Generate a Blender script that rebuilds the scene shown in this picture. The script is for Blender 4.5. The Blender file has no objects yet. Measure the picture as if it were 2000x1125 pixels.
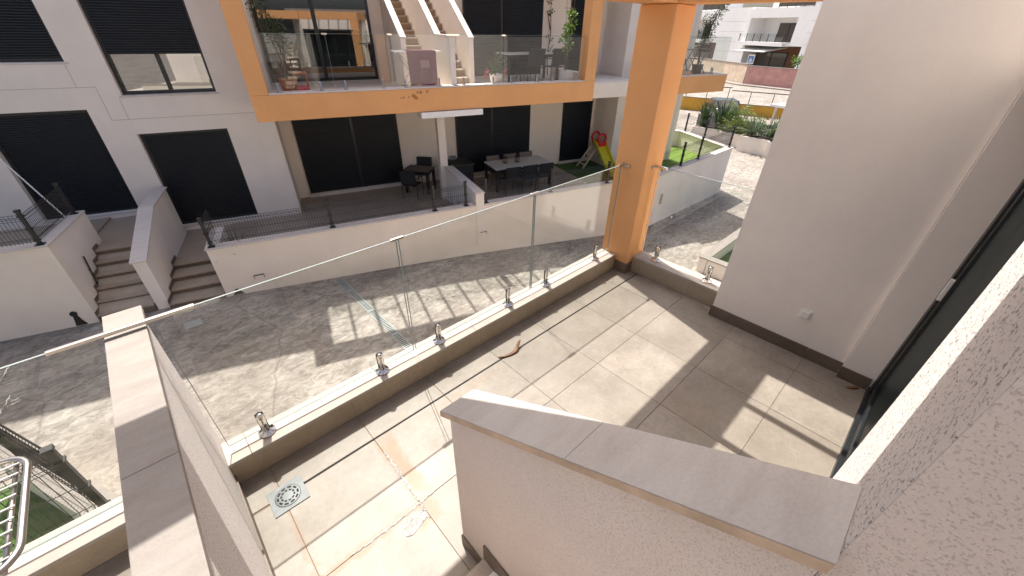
import bpy, bmesh, math, random
from mathutils import Vector, Matrix, noise as mnoise
random.seed(7)
S = bpy.context.scene
COL = S.collection
rad = math.radians

# ------------------------------------------------------------------ camera
cam = bpy.data.objects.new('camera', bpy.data.cameras.new('camera'))
COL.objects.link(cam); S.camera = cam
PIT, ROL, YAW = 0.5827080092, 0.0167465081, 0.8118369712
cy, sy = math.cos(YAW), math.sin(YAW)
r0 = Vector((sy, -cy, 0)); f0 = Vector((cy, sy, 0)); u0 = Vector((0, 0, 1))
fwd = f0*math.cos(PIT) - u0*math.sin(PIT)
upv = u0*math.cos(PIT) + f0*math.sin(PIT)
rv = r0*math.cos(ROL) + upv*math.sin(ROL)
uv = upv*math.cos(ROL) - r0*math.sin(ROL)
cam.matrix_world = Matrix(((rv.x, uv.x, -fwd.x, 0), (rv.y, uv.y, -fwd.y, 0), (rv.z, uv.z, -fwd.z, 2.45), (0, 0, 0, 1)))
cam.data.sensor_width = 36; cam.data.lens = 771.67/2000*36
cam.data.clip_start = 0.02; cam.data.clip_end = 2000

# ------------------------------------------------------------------ sky, sun, exposure
SUN = Vector((0.147, 0.511, 0.847)).normalized()
w = bpy.data.worlds.new('World'); S.world = w; w.use_nodes = True
nt = w.node_tree; bg = nt.nodes['Background']
sky = nt.nodes.new('ShaderNodeTexSky'); sky.sky_type = 'NISHITA'; sky.sun_disc = False
sky.sun_elevation = math.asin(SUN.z); sky.sun_rotation = math.atan2(SUN.x, SUN.y)
sky.dust_density = 5.0; sky.air_density = 0.8; sky.ozone_density = 0.3
nt.links.new(sky.outputs[0], bg.inputs[0]); bg.inputs[1].default_value = 0.085
sun = bpy.data.objects.new('sun', bpy.data.lights.new('sun', 'SUN')); COL.objects.link(sun)
sun.data.energy = 3.0; sun.data.angle = rad(0.53); sun.data.color = (1, 0.955, 0.89)
sun.rotation_euler = SUN.to_track_quat('Z', 'Y').to_euler(); sun.location = (0, 0, 20)
S.view_settings.view_transform = 'Standard'; S.view_settings.look = 'None'
S.view_settings.exposure = 1.5; S.view_settings.gamma = 1
S.render.engine = 'CYCLES'
S.cycles.transparent_max_bounces = 40; S.cycles.max_bounces = 10; S.cycles.diffuse_bounces = 5
S.cycles.caustics_reflective = False; S.cycles.caustics_refractive = False
S.cycles.sample_clamp_indirect = 6

# ------------------------------------------------------------------ frames and helpers
A17 = rad(-17); CU, SU = math.cos(A17), math.sin(A17)
def W(u, v, z): return Vector((u*CU - v*SU, u*SU + v*CU, z))
ZS = [(-400, -2.0), (-40, -2.3), (-6, -2.47), (-2.4, -2.5), (2.9, -2.71), (7.8, -3.06), (12, -3.12), (24, -3.35), (60, -3.4), (500, -3.4)]
def zst(u):
    for (a, b), (c, d) in zip(ZS, ZS[1:]):
        if u <= c: return b + (d-b)*(u-a)/(c-a)
    return -3.4
def zxy(x, y): return zst(x*CU + y*SU)

class MB:
    def __init__(s): s.v = []; s.f = []; s.m = None
    def add(s, vs, fs):
        n = len(s.v); s.v += [Vector(p) for p in vs]; s.f += [[n+i for i in f] for f in fs]; return s
    def box(s, x0, x1, y0, y1, z0, z1):
        return s.add([(x0,y0,z0),(x1,y0,z0),(x1,y1,z0),(x0,y1,z0),(x0,y0,z1),(x1,y0,z1),(x1,y1,z1),(x0,y1,z1)],
              [(0,3,2,1),(4,5,6,7),(0,1,5,4),(1,2,6,5),(2,3,7,6),(3,0,4,7)])
    def prism(s, poly, ax, a, b):
        n = len(poly)
        def P(p, t): return (t,p[0],p[1]) if ax == 'x' else (p[0],t,p[1]) if ax == 'y' else (p[0],p[1],t)
        vs = [P(p,a) for p in poly] + [P(p,b) for p in poly]
        return s.add(vs, [list(range(n))[::-1], list(range(n,2*n))] + [(i,(i+1)%n,(i+1)%n+n,i+n) for i in range(n)])
    def tube(s, pts, r, n=8, close=False, r2=None):
        pts = [Vector(p) for p in pts]; N = len(pts); base = len(s.v); ref = None
        for i, p in enumerate(pts):
            if close: d = pts[(i+1)%N]-pts[i-1]
            else: d = pts[min(i+1,N-1)]-pts[max(i-1,0)]
            d.normalize()
            if ref is None:
                ref = Vector((0,0,1)) if abs(d.z) < .9 else Vector((1,0,0))
            a = ref - d*ref.dot(d)
            if a.length < 1e-4: a = d.orthogonal()
            a.normalize(); b = d.cross(a); ref = a
            rr = r if r2 is None else r + (r2-r)*i/max(1,N-1)
            for k in range(n):
                t = 2*math.pi*k/n; s.v.append(p + a*math.cos(t)*rr + b*math.sin(t)*rr)
        for i in range(N if close else N-1):
            for k in range(n):
                i2 = (i+1) % N
                s.f.append([base+i*n+k, base+i*n+(k+1)%n, base+i2*n+(k+1)%n, base+i2*n+k])
        if not close:
            s.f.append([base+k for k in range(n)][::-1]); s.f.append([base+(N-1)*n+k for k in range(n)])
        return s
    def lathe(s, prof, c=(0,0,0), n=16):
        base = len(s.v)
        for r, z in prof:
            for k in range(n):
                t = 2*math.pi*k/n; s.v.append(Vector((c[0]+r*math.cos(t), c[1]+r*math.sin(t), c[2]+z)))
        for i in range(len(prof)-1):
            for k in range(n): s.f.append([base+i*n+k, base+i*n+(k+1)%n, base+(i+1)*n+(k+1)%n, base+(i+1)*n+k])
        s.f.append([base+k for k in range(n)][::-1]); s.f.append([base+(len(prof)-1)*n+k for k in range(n)])
        return s
    def leaf(s, c, d, l, wd, up=None):
        c = Vector(c); d = Vector(d).normalized(); sd = d.cross(up or Vector((random.uniform(-1,1),random.uniform(-1,1),random.uniform(-1,1))))
        if sd.length < 1e-3: sd = d.orthogonal()
        sd.normalize(); nn = sd.cross(d)
        return s.add([c, c+d*l*.5+sd*wd*.5+nn*wd*.12, c+d*l, c+d*l*.5-sd*wd*.5+nn*wd*.12], [(0,1,2),(0,2,3)])
    def blade(s, c, az, el, l, wd, droop=.6, n=5):
        c = Vector(c); h = Vector((math.cos(az), math.sin(az), 0)); sd = Vector((-h.y, h.x, 0)); pts = []; p = c.copy(); e = el
        for i in range(n+1):
            t = i/n; ww = wd*(.55+.9*t-1.45*t*t) if t < 1 else 0
            pts += [p + sd*ww*.5 + Vector((0,0,ww*.25)), p.copy(), p - sd*ww*.5 + Vector((0,0,ww*.25))]
            p = p + (h*math.cos(e) + Vector((0,0,math.sin(e))))*(l/n); e -= droop/n
        fs = []
        for i in range(n):
            a = i*3
            fs += [(a,a+1,a+4,a+3),(a+1,a+2,a+5,a+4)]
        return s.add(pts, fs)
    def xf(s, M):
        s.v = [M @ p for p in s.v]; return s

BASE = {}
def mesh_obj(mb, name, mat, origin=(0,0,0), smooth=False, bevel=0, kind=None):
    o = Vector(origin)
    me = bpy.data.meshes.new(name); me.from_pydata([p-o for p in mb.v], [], mb.f); me.update()
    if bevel or True:
        bm = bmesh.new(); bm.from_mesh(me)
        bmesh.ops.recalc_face_normals(bm, faces=bm.faces[:])
        if bevel:
            es = [e for e in bm.edges if len(e.link_faces) == 2 and e.calc_face_angle(0) > .3]
            bmesh.ops.bevel(bm, geom=es, offset=bevel, segments=2, affect='EDGES', profile=.6)
        bm.to_mesh(me); bm.free()
    if smooth:
        for p in me.polygons: p.use_smooth = True
    me.materials.append(mat)
    ob = bpy.data.objects.new(name, me); COL.objects.link(ob)
    if kind: ob['kind'] = kind
    return ob
def tag(o, label, cat, group=None):
    o['label'] = label; o['category'] = cat
    if group: o['group'] = group
def thing(name, label, cat, base=(0,0,0), opp=False, rot=0, group=None, local=False):
    e = bpy.data.objects.new(name, None); COL.objects.link(e); e.empty_display_size = .1
    e.location = W(*base) if opp else Vector(base)
    e.rotation_euler = (0, 0, (A17 if opp else 0) + rot)
    BASE[e.name] = (0,0,0) if local else tuple(base)
    tag(e, label, cat, group); return e
def part(mb, name, mat, parent, smooth=False, bevel=0, kind=None, label=None):
    o = mesh_obj(mb, name, mat, BASE[parent.name], smooth, bevel, kind); o.parent = parent; BASE[o.name] = BASE[parent.name]
    if label: o['label'] = label
    return o
def solo(mb, name, mat, label, cat, base=(0,0,0), opp=False, rot=0, group=None, smooth=False, bevel=0, local=False, kind=None):
    o = mesh_obj(mb, name, mat, (0,0,0) if local else base, smooth, bevel, kind)
    o.location = W(*base) if opp else Vector(base); o.rotation_euler = (0,0,(A17 if opp else 0)+rot)
    tag(o, label, cat, group); return o
def structure(mb, name, mat, smooth=False, bevel=0, opp=False):
    o = mesh_obj(mb, name, mat, (0,0,0), smooth, bevel, 'structure'); BASE[o.name] = (0,0,0)
    if opp: o.rotation_euler = (0,0,A17)
    return o
def copy_tree(o, parent=None):
    c = o.copy(); COL.objects.link(c); c.parent = parent
    for ch in [x for x in o.children]: copy_tree(ch, c)
    return c
def place(o, base, opp=True, rot=0, label=None):
    o.location = W(*base) if opp else Vector(base); o.rotation_euler = (0,0,(A17 if opp else 0)+rot)
    if label: o['label'] = label
    return o

# ------------------------------------------------------------------ materials
class NT:
    def __init__(s, name):
        s.m = bpy.data.materials.new(name); s.m.use_nodes = True; s.t = s.m.node_tree; s.p = s.t.nodes['Principled BSDF']
        s.geo = s.t.nodes.new('ShaderNodeNewGeometry'); s.pos = s.geo.outputs['Position']
    def n(s, ty, **k):
        x = s.t.nodes.new(ty)
        for a, b in k.items(): setattr(x, a, b)
        return x
    def l(s, a, b): s.t.links.new(a, b)
    def noise(s, sc, det=4, rough=.6, vec=None, dist=0):
        x = s.n('ShaderNodeTexNoise'); x.inputs['Scale'].default_value = sc; x.inputs['Detail'].default_value = det
        x.inputs['Roughness'].default_value = rough; x.inputs['Distortion'].default_value = dist
        s.l(vec or s.pos, x.inputs['Vector']); return x.outputs[0]
    def vor(s, sc, vec=None, feat='F1', rnd=1):
        x = s.n('ShaderNodeTexVoronoi', feature=feat); x.inputs['Scale'].default_value = sc
        s.l(vec or s.pos, x.inputs['Vector']); return x.outputs['Distance']
    def ramp(s, fac, stops):
        x = s.n('ShaderNodeValToRGB'); e = x.color_ramp.elements
        while len(e) < len(stops): e.new(.5)
        for i, (p, c) in enumerate(stops):
            e[i].position = p; e[i].color = (c,c,c,1) if isinstance(c, (int,float)) else (*c,1)
        s.l(fac, x.inputs[0]); return x.outputs[0]
    def mix(s, fac, a, b, mode='MIX'):
        x = s.n('ShaderNodeMix', data_type='RGBA', blend_type=mode)
        for sock, val in ((x.inputs[0], fac), (x.inputs[6], a), (x.inputs[7], b)):
            if isinstance(val, bpy.types.NodeSocket): s.l(val, sock)
            elif isinstance(val, (int,float)): sock.default_value = val if sock.type == 'VALUE' else (val,val,val,1)
            else: sock.default_value = (*val, 1)
        return x.outputs[2]
    def math(s, op, a, b=0):
        x = s.n('ShaderNodeMath', operation=op)
        for i, val in ((0,a),(1,b)):
            if isinstance(val, bpy.types.NodeSocket): s.l(val, x.inputs[i])
            else: x.inputs[i].default_value = val
        return x.outputs[0]
    def stretch(s, sx, sy, sz, rot=0):
        x = s.n('ShaderNodeMapping'); x.inputs['Scale'].default_value = (sx,sy,sz); x.inputs['Rotation'].default_value = (0,0,rot)
        s.l(s.pos, x.inputs[0]); return x.outputs[0]
    def rand(s): return s.n('ShaderNodeObjectInfo').outputs['Random']
    def bump(s, h, st, dist=.01, prev=None):
        x = s.n('ShaderNodeBump'); x.inputs['Strength'].default_value = st; x.inputs['Distance'].default_value = dist
        s.l(h, x.inputs['Height'])
        if prev: s.l(prev, x.inputs['Normal'])
        s.l(x.outputs[0], s.p.inputs['Normal']); return x.outputs[0]
    def fin(s, col, rough=.7, metal=0, spec=None):
        if isinstance(col, bpy.types.NodeSocket): s.l(col, s.p.inputs['Base Color'])
        else: s.p.inputs['Base Color'].default_value = (*col,1)
        if isinstance(rough, bpy.types.NodeSocket): s.l(rough, s.p.inputs['Roughness'])
        else: s.p.inputs['Roughness'].default_value = rough
        s.p.inputs['Metallic'].default_value = metal
        if spec is not None: s.p.inputs['Specular IOR Level'].default_value = spec
        return s.m
M = {}
def plain(name, col, rough=.6, metal=0, var=.12, sc=3, bsc=0, bst=.3, bd=.004):
    k = NT(name); c = k.mix(k.ramp(k.noise(sc,5), [(.3,0),(.7,1)]), tuple(x*(1-var) for x in col), tuple(min(1,x*(1+var*.5)) for x in col))
    if bsc: k.bump(k.noise(bsc,3,.7), bst, bd)
    M[name] = k.fin(c, rough, metal); return M[name]

def stucco(name, col, fine, pits=0, strength=.5, dirt=.12, pd=.68):
    k = NT(name)
    big = k.ramp(k.noise(.9,5,.6), [(.3,0),(.75,1)])
    c = k.mix(big, tuple(x*(1-dirt) for x in col), col)
    streak = k.ramp(k.noise(1.6,4,.6,k.stretch(3,3,.25)), [(.5,0),(.8,1)])
    c = k.mix(k.math('MULTIPLY', streak, .18), c, tuple(x*y for x,y in zip(col,(.82,.76,.68))))
    h = k.noise(fine,4,.75)
    nrm = k.bump(h, strength, .004)
    if pits:
        pv = k.noise(pits,1.5,.5,dist=.4)
        pm = k.ramp(pv, [(.33,0),(.43,1)])
        k.bump(pm, .45, .003, nrm)
        c = k.mix(pm, tuple(x*pd for x in col), c)
    M[name] = k.fin(c, .9, 0, .25)
stucco('stucco_white', (.84,.77,.70), 60, 0, .25)
stucco('stucco_own', (.89,.82,.75), 130, 0, .9, .14)
stucco('stucco_rough', (.82,.72,.645), 300, 260, .8, .14, .72)
stucco('stucco_grain', (.76,.71,.665), 300, 175, .9, .1, .42)
stucco('stucco_cream', (.84,.755,.66), 60, 0, .25)
stucco('orange_plaster', (.80,.41,.175), 120, 0, .9, .14)
stucco('yellow_plaster', (.78,.43,.07), 30, 0, .4, .25)

def coping(name, col, vein, sc=1):
    k = NT(name)
    vec = k.stretch(1.2*sc, 5*sc, 3, .5)
    a = k.ramp(k.noise(2.2,6,.65,vec,.8), [(.35,0),(.72,1)])
    c = k.mix(a, col, vein)
    f = k.ramp(k.noise(120,3,.8), [(.25,.86),(.6,1)])
    c = k.mix(1.0, c, f, 'MULTIPLY')
    p = k.ramp(k.noise(9,6,.7,k.stretch(2,9,2,.3)), [(.64,0),(.70,1)])
    c = k.mix(k.math('MULTIPLY',p,.35), c, tuple(x*.6 for x in col))
    c = k.mix(k.math('MULTIPLY',k.rand(),.12), c, tuple(x*.8 for x in col))
    k.bump(k.noise(160,3,.7), .25, .002)
    M[name] = k.fin(c, .65, 0, .35)
coping('coping_stone', (.29,.262,.232), (.225,.195,.168))
coping('coping_grey', (.46,.43,.395), (.37,.335,.30), .8)

def tiles(name, c0, c1, rough, stains=False):
    k = NT(name)
    a = k.ramp(k.noise(2.6,7,.68), [(.32,0),(.68,1)])
    c = k.mix(a, c0, c1)
    sp = k.ramp(k.noise(30,6,.8), [(.3,.82),(.68,1.06)])
    c = k.mix(1.0, c, sp, 'MULTIPLY')
    c = k.mix(k.math('MULTIPLY',k.rand(),.5), c, tuple(x*.88 for x in c0))
    if stains:
        sx = k.n('ShaderNodeSeparateXYZ'); k.l(k.pos, sx.inputs[0])
        nz = k.math('MULTIPLY', k.math('SUBTRACT', k.noise(9,5,.7), .5), .14)
        def blob(cx, cyy, hx, hy):
            dx = k.math('DIVIDE', k.math('ABSOLUTE', k.math('SUBTRACT', k.math('ADD', sx.outputs[0], nz), cx)), hx)
            dy = k.math('DIVIDE', k.math('ABSOLUTE', k.math('SUBTRACT', k.math('ADD', sx.outputs[1], nz), cyy)), hy)
            return k.ramp(k.math('MAXIMUM', dx, dy), [(.45,1),(1,0)])
        for (cx, cyy, hx, hy, s) in ((.545,1.63,.075,.34,.75),(.50,1.24,.10,.10,.6),(.18,1.31,.40,.035,.55),(-.11,1.6,.02,.5,.35),(1.2,1.85,.5,.05,.2),(2.42,.55,.2,.25,.12)):
            c = k.mix(k.math('MULTIPLY', blob(cx,cyy,hx,hy), s), c, (.235,.115,.045))
        ring = k.ramp(k.noise(3.5,3,.5,None,1.5), [(.485,0),(.5,1),(.515,0)])
        c = k.mix(k.math('MULTIPLY', ring, .035), c, (.8,.76,.7))
    k.bump(k.noise(90,3,.6), .08, .002)
    M[name] = k.fin(c, rough, 0, .4)
tiles('floor_tile', (.195,.167,.134), (.325,.288,.243), .5, True)
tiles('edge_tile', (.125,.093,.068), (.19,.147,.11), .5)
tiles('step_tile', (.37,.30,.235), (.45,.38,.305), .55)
plain('grout', (.22,.165,.12), .9)
plain('black_gap', (.006,.005,.005), .8)
plain('grout_white', (.42,.40,.375), .85, 0, .5, 60, 90, 1.0, .008)

def street_mat():
    k = NT('stamped_concrete')
    v1 = k.stretch(1,1.7,1,A17)
    a = k.noise(.6,5,.65)
    b = k.noise(1.1,8,.74,v1,.9)
    c = k.noise(4.6,10,.76,v1,.9)
    col = k.mix(k.ramp(b,[(.28,0),(.72,1)]), (.105,.09,.074), (.325,.29,.25))
    col = k.mix(k.ramp(c,[(.44,0),(.66,.75)]), col, (.50,.46,.405))
    col = k.mix(k.math('MULTIPLY',k.ramp(c,[(.32,1),(.45,0)]),.6), col, (.085,.074,.062))
    col = k.mix(k.math('MULTIPLY',k.ramp(a,[(.42,0),(.62,1)]),.45), col, (.13,.10,.08))
    cr = k.n('ShaderNodeTexVoronoi', feature='DISTANCE_TO_EDGE'); cr.inputs['Scale'].default_value = .33
    nz = k.n('ShaderNodeMix', data_type='VECTOR'); nz.inputs[0].default_value = .16
    nv = k.n('ShaderNodeTexNoise'); nv.inputs['Scale'].default_value = 2.5; nv.inputs['Detail'].default_value = 6; k.l(k.pos, nv.inputs['Vector'])
    k.l(k.pos, nz.inputs[4]); k.l(nv.outputs[1], nz.inputs[5]); k.l(nz.outputs[1], cr.inputs['Vector'])
    crk = k.ramp(cr.outputs['Distance'], [(0,1),(.006,0)])
    col = k.mix(k.math('MULTIPLY',crk,.45), col, (.06,.05,.045))
    n1 = k.bump(c, .55, .02); k.bump(k.noise(30,5,.8,None,.8), .35, .004, n1)
    M['street'] = k.fin(col, .75, 0, .4)
street_mat()
def glass(name, tint, refl=1.0):
    k = NT(name); t = k.t; t.nodes.remove(k.p); out = t.nodes['Material Output']
    tr = k.n('ShaderNodeBsdfTransparent'); tr.inputs[0].default_value = (*tint,1)
    gl = k.n('ShaderNodeBsdfGlossy'); gl.inputs['Roughness'].default_value = 0.0
    fr = k.n('ShaderNodeFresnel'); k.l(k.math('ADD', k.math('MULTIPLY', k.geo.outputs['Backfacing'], 1/1.5-1.5), 1.5), fr.inputs[0])
    mx = k.n('ShaderNodeMixShader'); k.l(k.math('MULTIPLY', fr.outputs[0], refl), mx.inputs[0]); k.l(tr.outputs[0], mx.inputs[1]); k.l(gl.outputs[0], mx.inputs[2])
    k.l(mx.outputs[0], out.inputs[0]); M[name] = k.m
glass('clear_glass', (.958,.968,.958), 1.05)
glass('window_glass', (.10,.11,.11), 1.6)
glass('edge_glass', (.35,.55,.48), .9)
k = NT('chrome'); k.bump(k.noise(30,2), .02, .001); M['chrome'] = k.fin((.74,.72,.69), .12, 1)
plain('brushed_steel', (.50,.46,.42), .3, 1, .1)
plain('drain_metal', (.125,.14,.145), .5, .15, .25, 12, 60, .1, .002)
k = NT('shutter'); M['shutter'] = k.fin(k.mix(k.noise(2,3), (.004,.006,.010), (.009,.012,.018)), .45, 0, .4)
plain('dark_frame', (.014,.016,.018), .4)
plain('dark_door', (.006,.010,.010), .3)
plain('black_metal', (.018,.018,.020), .45)
plain('black_fabric', (.022,.022,.024), .85, 0, .2, 20)
plain('wicker_tan', (.20,.15,.12), .8, 0, .2, 30)
plain('table_white', (.62,.60,.57), .5)
plain('white_paint', (.78,.77,.75), .5, 0, .06)
plain('pot_white', (.74,.73,.71), .45, 0, .08)
plain('plastic_white', (.78,.76,.72), .4, 0, .05)
plain('towel', (.15,.035,.07), .95, 0, .25, 30, 80, .5, .004)
plain('towel_pale', (.27,.13,.16), .95, 0, .1, 30)
plain('red_plastic', (.60,.02,.03), .35, 0, .08)
plain('yellow_plastic', (.62,.56,.03), .35, 0, .08)
plain('beige_plastic', (.52,.45,.34), .5, 0, .08)
plain('dry_pod', (.17,.075,.03), .6, 0, .35, 25, 40, .6, .003)
plain('bark', (.12,.085,.06), .9, 0, .3, 20, 30, .8, .01)
plain('terracotta', (.42,.15,.07), .8)
plain('soil', (.06,.045,.03), .95)
plain('asphalt', (.30,.29,.28), .9, 0, .15, 1)
plain('brick_pink', (.6,.3,.26), .9, 0, .2, 2, 12, .5, .02)
plain('stone_tan', (.47,.37,.28), .9, 0, .25, 2, 10, .6, .03)
plain('wood_brown', (.17,.065,.028), .6, 0, .3, 3)
plain('car_paint', (.03,.04,.05), .2, .3)
plain('sign_blue', (.10,.22,.50), .5)
plain('pink_flower', (.62,.05,.10), .6)
plain('lamp_amber', (.5,.30,.12), .4)
plain('brown_panel', (.20,.13,.085), .7, 0, .2, 2)
def leafmat(name, a, b, rough=.5, trans=.25):
    k = NT(name); c = k.mix(k.ramp(k.noise(14,3,.7), [(.3,0),(.7,1)]), a, b); m = k.fin(c, rough, 0, .4)
    t = k.n('ShaderNodeBsdfTranslucent'); k.l(c, t.inputs[0]); mx = k.n('ShaderNodeMixShader'); mx.inputs[0].default_value = trans
    k.l(k.p.outputs[0], mx.inputs[1]); k.l(t.outputs[0], mx.inputs[2]); k.l(mx.outputs[0], k.t.nodes['Material Output'].inputs[0]); M[name] = m
leafmat('leaf_olive', (.035,.055,.022), (.085,.11,.05))
leafmat('leaf_dark', (.025,.05,.018), (.06,.10,.035))
leafmat('leaf_bright', (.10,.20,.03), (.20,.32,.06))
leafmat('leaf_agave', (.055,.085,.05), (.12,.16,.085))
leafmat('leaf_palm', (.09,.13,.03), (.24,.29,.07))
plain('lawn_sunlit', (.15,.25,.03), .95, 0, .25, 25, 200, .8, .01)  # sunlit version of the turf, the sunshine put into its colour
plain('grate_grey', (.30,.33,.32), .6, .1, .15, 8)
coping('coping_kerb', (.44,.395,.35), (.37,.32,.275))
coping('coping_pale', (.66,.60,.56), (.56,.50,.455))
k = NT('door_glass'); M['door_glass'] = k.fin((.003,.006,.006), .4, 0, .10)
leafmat('grass_blade', (.045,.11,.014), (.10,.20,.03))
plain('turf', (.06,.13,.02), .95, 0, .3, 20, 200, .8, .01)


# ================================================================== GROUND
mb = MB()
us_ = [-300,-120,-60,-40,-20,-6,-2.4,2.9,7.8,12,24,40,60,120,400]; vs_ = [-300,-60,-10,0,4,9,14,30,60,150,400]
for v in vs_:
    for u in us_: mb.v.append(W(u, v, zst(u)))
nu = len(us_)
for j in range(len(vs_)-1):
    for i in range(nu-1): mb.f.append([j*nu+i, j*nu+i+1, (j+1)*nu+i+1, (j+1)*nu+i])
structure(mb, 'street', M['street'])

# ================================================================== OWN TERRACE
KX0, KX1 = -.28, 3.9
def floor_tiles(parent, xs, ys, mat, gap=.0016, skip=()):
    for i in range(len(xs)-1):
        for j in range(len(ys)-1):
            g1 = .008 if abs(ys[j+1]-1.923) < .01 else gap; g0 = .008 if abs(ys[j]-1.923) < .01 else gap
            t = MB().box(xs[i]+gap, xs[i+1]-gap, ys[j]+g0, ys[j+1]-g1, -.018, random.uniform(-.0006,.0006))
            part(t, 'floor_tile', mat, parent, bevel=.0015)
fl = structure(MB().box(KX0, 3.9, -.5, 2.2, -.05, -.005), 'terrace_floor', M['grout'])
xs = [KX0,-.105,.5,1.1,1.7,2.3,2.9,3.5,3.9]; ys = [-.5,.112,.713,1.316,1.923,2.19]
floor_tiles(fl, xs, ys, M['floor_tile'])
part(MB().box(KX0+.12, 3.9, 1.9155, 1.9305, -.02, -.0035), 'movement_joint', M['black_gap'], fl, label='black movement joint line across the tiles')
# efflorescence: white grout ridges and a bare mortar patch
def ridge(pts, wd, h):
    m = MB(); n = 40; P = [Vector(p) for p in pts]
    L = [0]
    for a, b in zip(P, P[1:]): L.append(L[-1]+(b-a).length)
    q = []
    for i in range(n+1):
        s_ = L[-1]*i/n; k_ = 0
        while k_ < len(L)-2 and s_ > L[k_+1]: k_ += 1
        f = (s_-L[k_])/(L[k_+1]-L[k_]); p = P[k_].lerp(P[k_+1], f); d = (P[k_+1]-P[k_]).normalized(); sd = Vector((-d.y, d.x, 0))
        ww = wd*random.uniform(.55,1.25)*(.35+.65*math.sin(math.pi*min(1,max(0.03,i/n)))**.5); of = random.uniform(-.004,.004)
        q += [p+sd*(ww+of), p+sd*(ww*.4+of)+Vector((0,0,h*random.uniform(.6,1))), p+sd*(-ww*.35+of)+Vector((0,0,h*random.uniform(.5,1))), p+sd*(-ww+of)]
    for i in range(n):
        for c in range(3): m.f.append([i*4+c, i*4+c+1, i*4+c+5, i*4+c+4])
    m.v = q
    return m
for pts, wd in (([(.505,1.79,.0008),(.503,1.5,.0008),(.497,1.33,.0008)],.016), ([(.60,1.318,.0008),(.45,1.313,.0008),(.30,1.312,.0008),(.06,1.318,.0008)],.013), ([(.497,1.32,.0008),(.49,1.20,.0008)],.014)):
    part(ridge(pts, wd*.8, .004), 'white_grout_ridge', M['grout_white'], fl)
poly = [(.33,1.24),(.40,1.285),(.46,1.287),(.492,1.25),(.485,1.215),(.42,1.195),(.37,1.182),(.335,1.20)]
part(MB().prism(poly,'z',.0006,.003), 'mortar_patch', M['grout_white'], fl)

# floor drain
dr = thing('floor_drain', 'square grey metal floor drain with slotted round grate set in the terrace tiles', 'drain', (-.08,1.905,0))
part(MB().box(-.18,.02,1.81,2.0,.001,.005), 'plate', M['drain_metal'], dr, bevel=.001)
part(MB().lathe([(.073,.0052),(.073,.0066),(.068,.0074),(0.001,.0074)], (-.08,1.905,0), 40), 'round_grate', M['drain_metal'], dr, True)
for ring, (rin, rout) in enumerate(((.031,.042),(.050,.062))):
    for k_ in range(10):
        a0 = 2*math.pi*(k_+.16+.3*ring)/10; a1 = 2*math.pi*(k_+.84+.3*ring)/10; m = MB(); pl = []
        for i in range(7): a = a0+(a1-a0)*i/6; pl.append((-.08+rout*math.cos(a), 1.905+rout*math.sin(a)))
        for i in range(7): a = a1+(a0-a1)*i/6; pl.append((-.08+rin*math.cos(a), 1.905+rin*math.sin(a)))
        part(MB().prism(pl,'z',.0070,.0078), 'slot', M['black_gap'], dr)

# kerbs
tiles('kerb_tile', (.33,.265,.185), (.45,.37,.27), .5)
def kerb_x(x0, x1, name, label, joints):
    k_ = thing(name, label, 'kerb', (x0,2.29,0))
    part(MB().box(x0,x1,2.2,2.375,-.35,.172), 'core', M['stucco_cream'], k_)
    cj = [x0]+[j for j in joints if x0 < j < x1]+[x1]
    for a, b in zip(cj, cj[1:]): part(MB().box(a+.001,b-.001,2.186,2.388,.174,.2), 'coping_slab', M['coping_kerb'], k_, bevel=.003)
    tj = [x0]+[-.105+.6*i for i in range(-9,8) if x0 < -.105+.6*i < x1]+[x1]
    for a, b in zip(tj, tj[1:]): part(MB().box(a+.001,b-.001,2.19,2.2,.001,.172), 'face_tile', M['kerb_tile'], k_)
    return k_
kerb_x(KX0,3.78,'terrace_kerb','low tiled kerb with cream stone top under the front glass railing',[-.15,.75,1.65,2.62,3.4])
k2 = thing('side_kerb', 'low tiled kerb under the short side glass railing beside the orange pillar', 'kerb', (4,1,0))
part(MB().box(3.91,4.09,-.5,2.028,-.35,.172), 'core', M['stucco_cream'], k2)
for a, b in ((-.5,.72),(.72,2.028)): part(MB().box(3.896,4.105,a+.001,b-.001,.174,.2), 'coping_slab', M['coping_kerb'], k2, bevel=.003)
for a, b in ((-.5,.112),(.112,.713),(.713,1.316),(1.316,1.92),(1.92,2.028)): part(MB().box(3.9,3.91,a+.001,b-.001,.001,.172), 'face_tile', M['kerb_tile'], k2)

# glass railings
plain('glass_edge', (.27,.31,.29), .15)
def spigot_mesh():
    p = MB().lathe([(.0235,.0),(.0235,.165),(.021,.176),(.012,.182)], n=20)
    return mesh_obj(p, 'spigot', M['chrome'], smooth=True)
SP = None
def spigot(parent, loc, rot):
    """post with flange, slot and screws; parts share mesh data"""
    global SP
    if SP is None:
        p = mesh_obj(MB().lathe([(.0235,.004),(.0235,.165),(.021,.176),(.010,.181)], n=20), 'spigot', M['chrome'], smooth=True)
        f = mesh_obj(MB().lathe([(.052,.0),(.052,.010),(.049,.014),(.030,.016),(.027,.024)], n=28), 'flange', M['chrome'], smooth=True); f.parent = p
        s_ = mesh_obj(MB().box(-.0239,.0239,-.0065,.0065,.05,.1818), 'slot', M['black_gap']); s_.parent = p
        for zz in (.075,.115,.15):
            c = mesh_obj(MB().lathe([(.004,0),(.004,.004)], n=8).xf(Matrix.Translation((0,-.0215,zz)) @ Matrix.Rotation(rad(90),4,'X')), 'screw', M['black_metal']); c.parent = p
        SP = p; o = p
    else: o = copy_tree(SP)
    b = Vector(BASE[parent.name]); o.parent = parent; o.location = Vector(loc)-b; o.rotation_euler = (0,0,rot); return o
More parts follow.
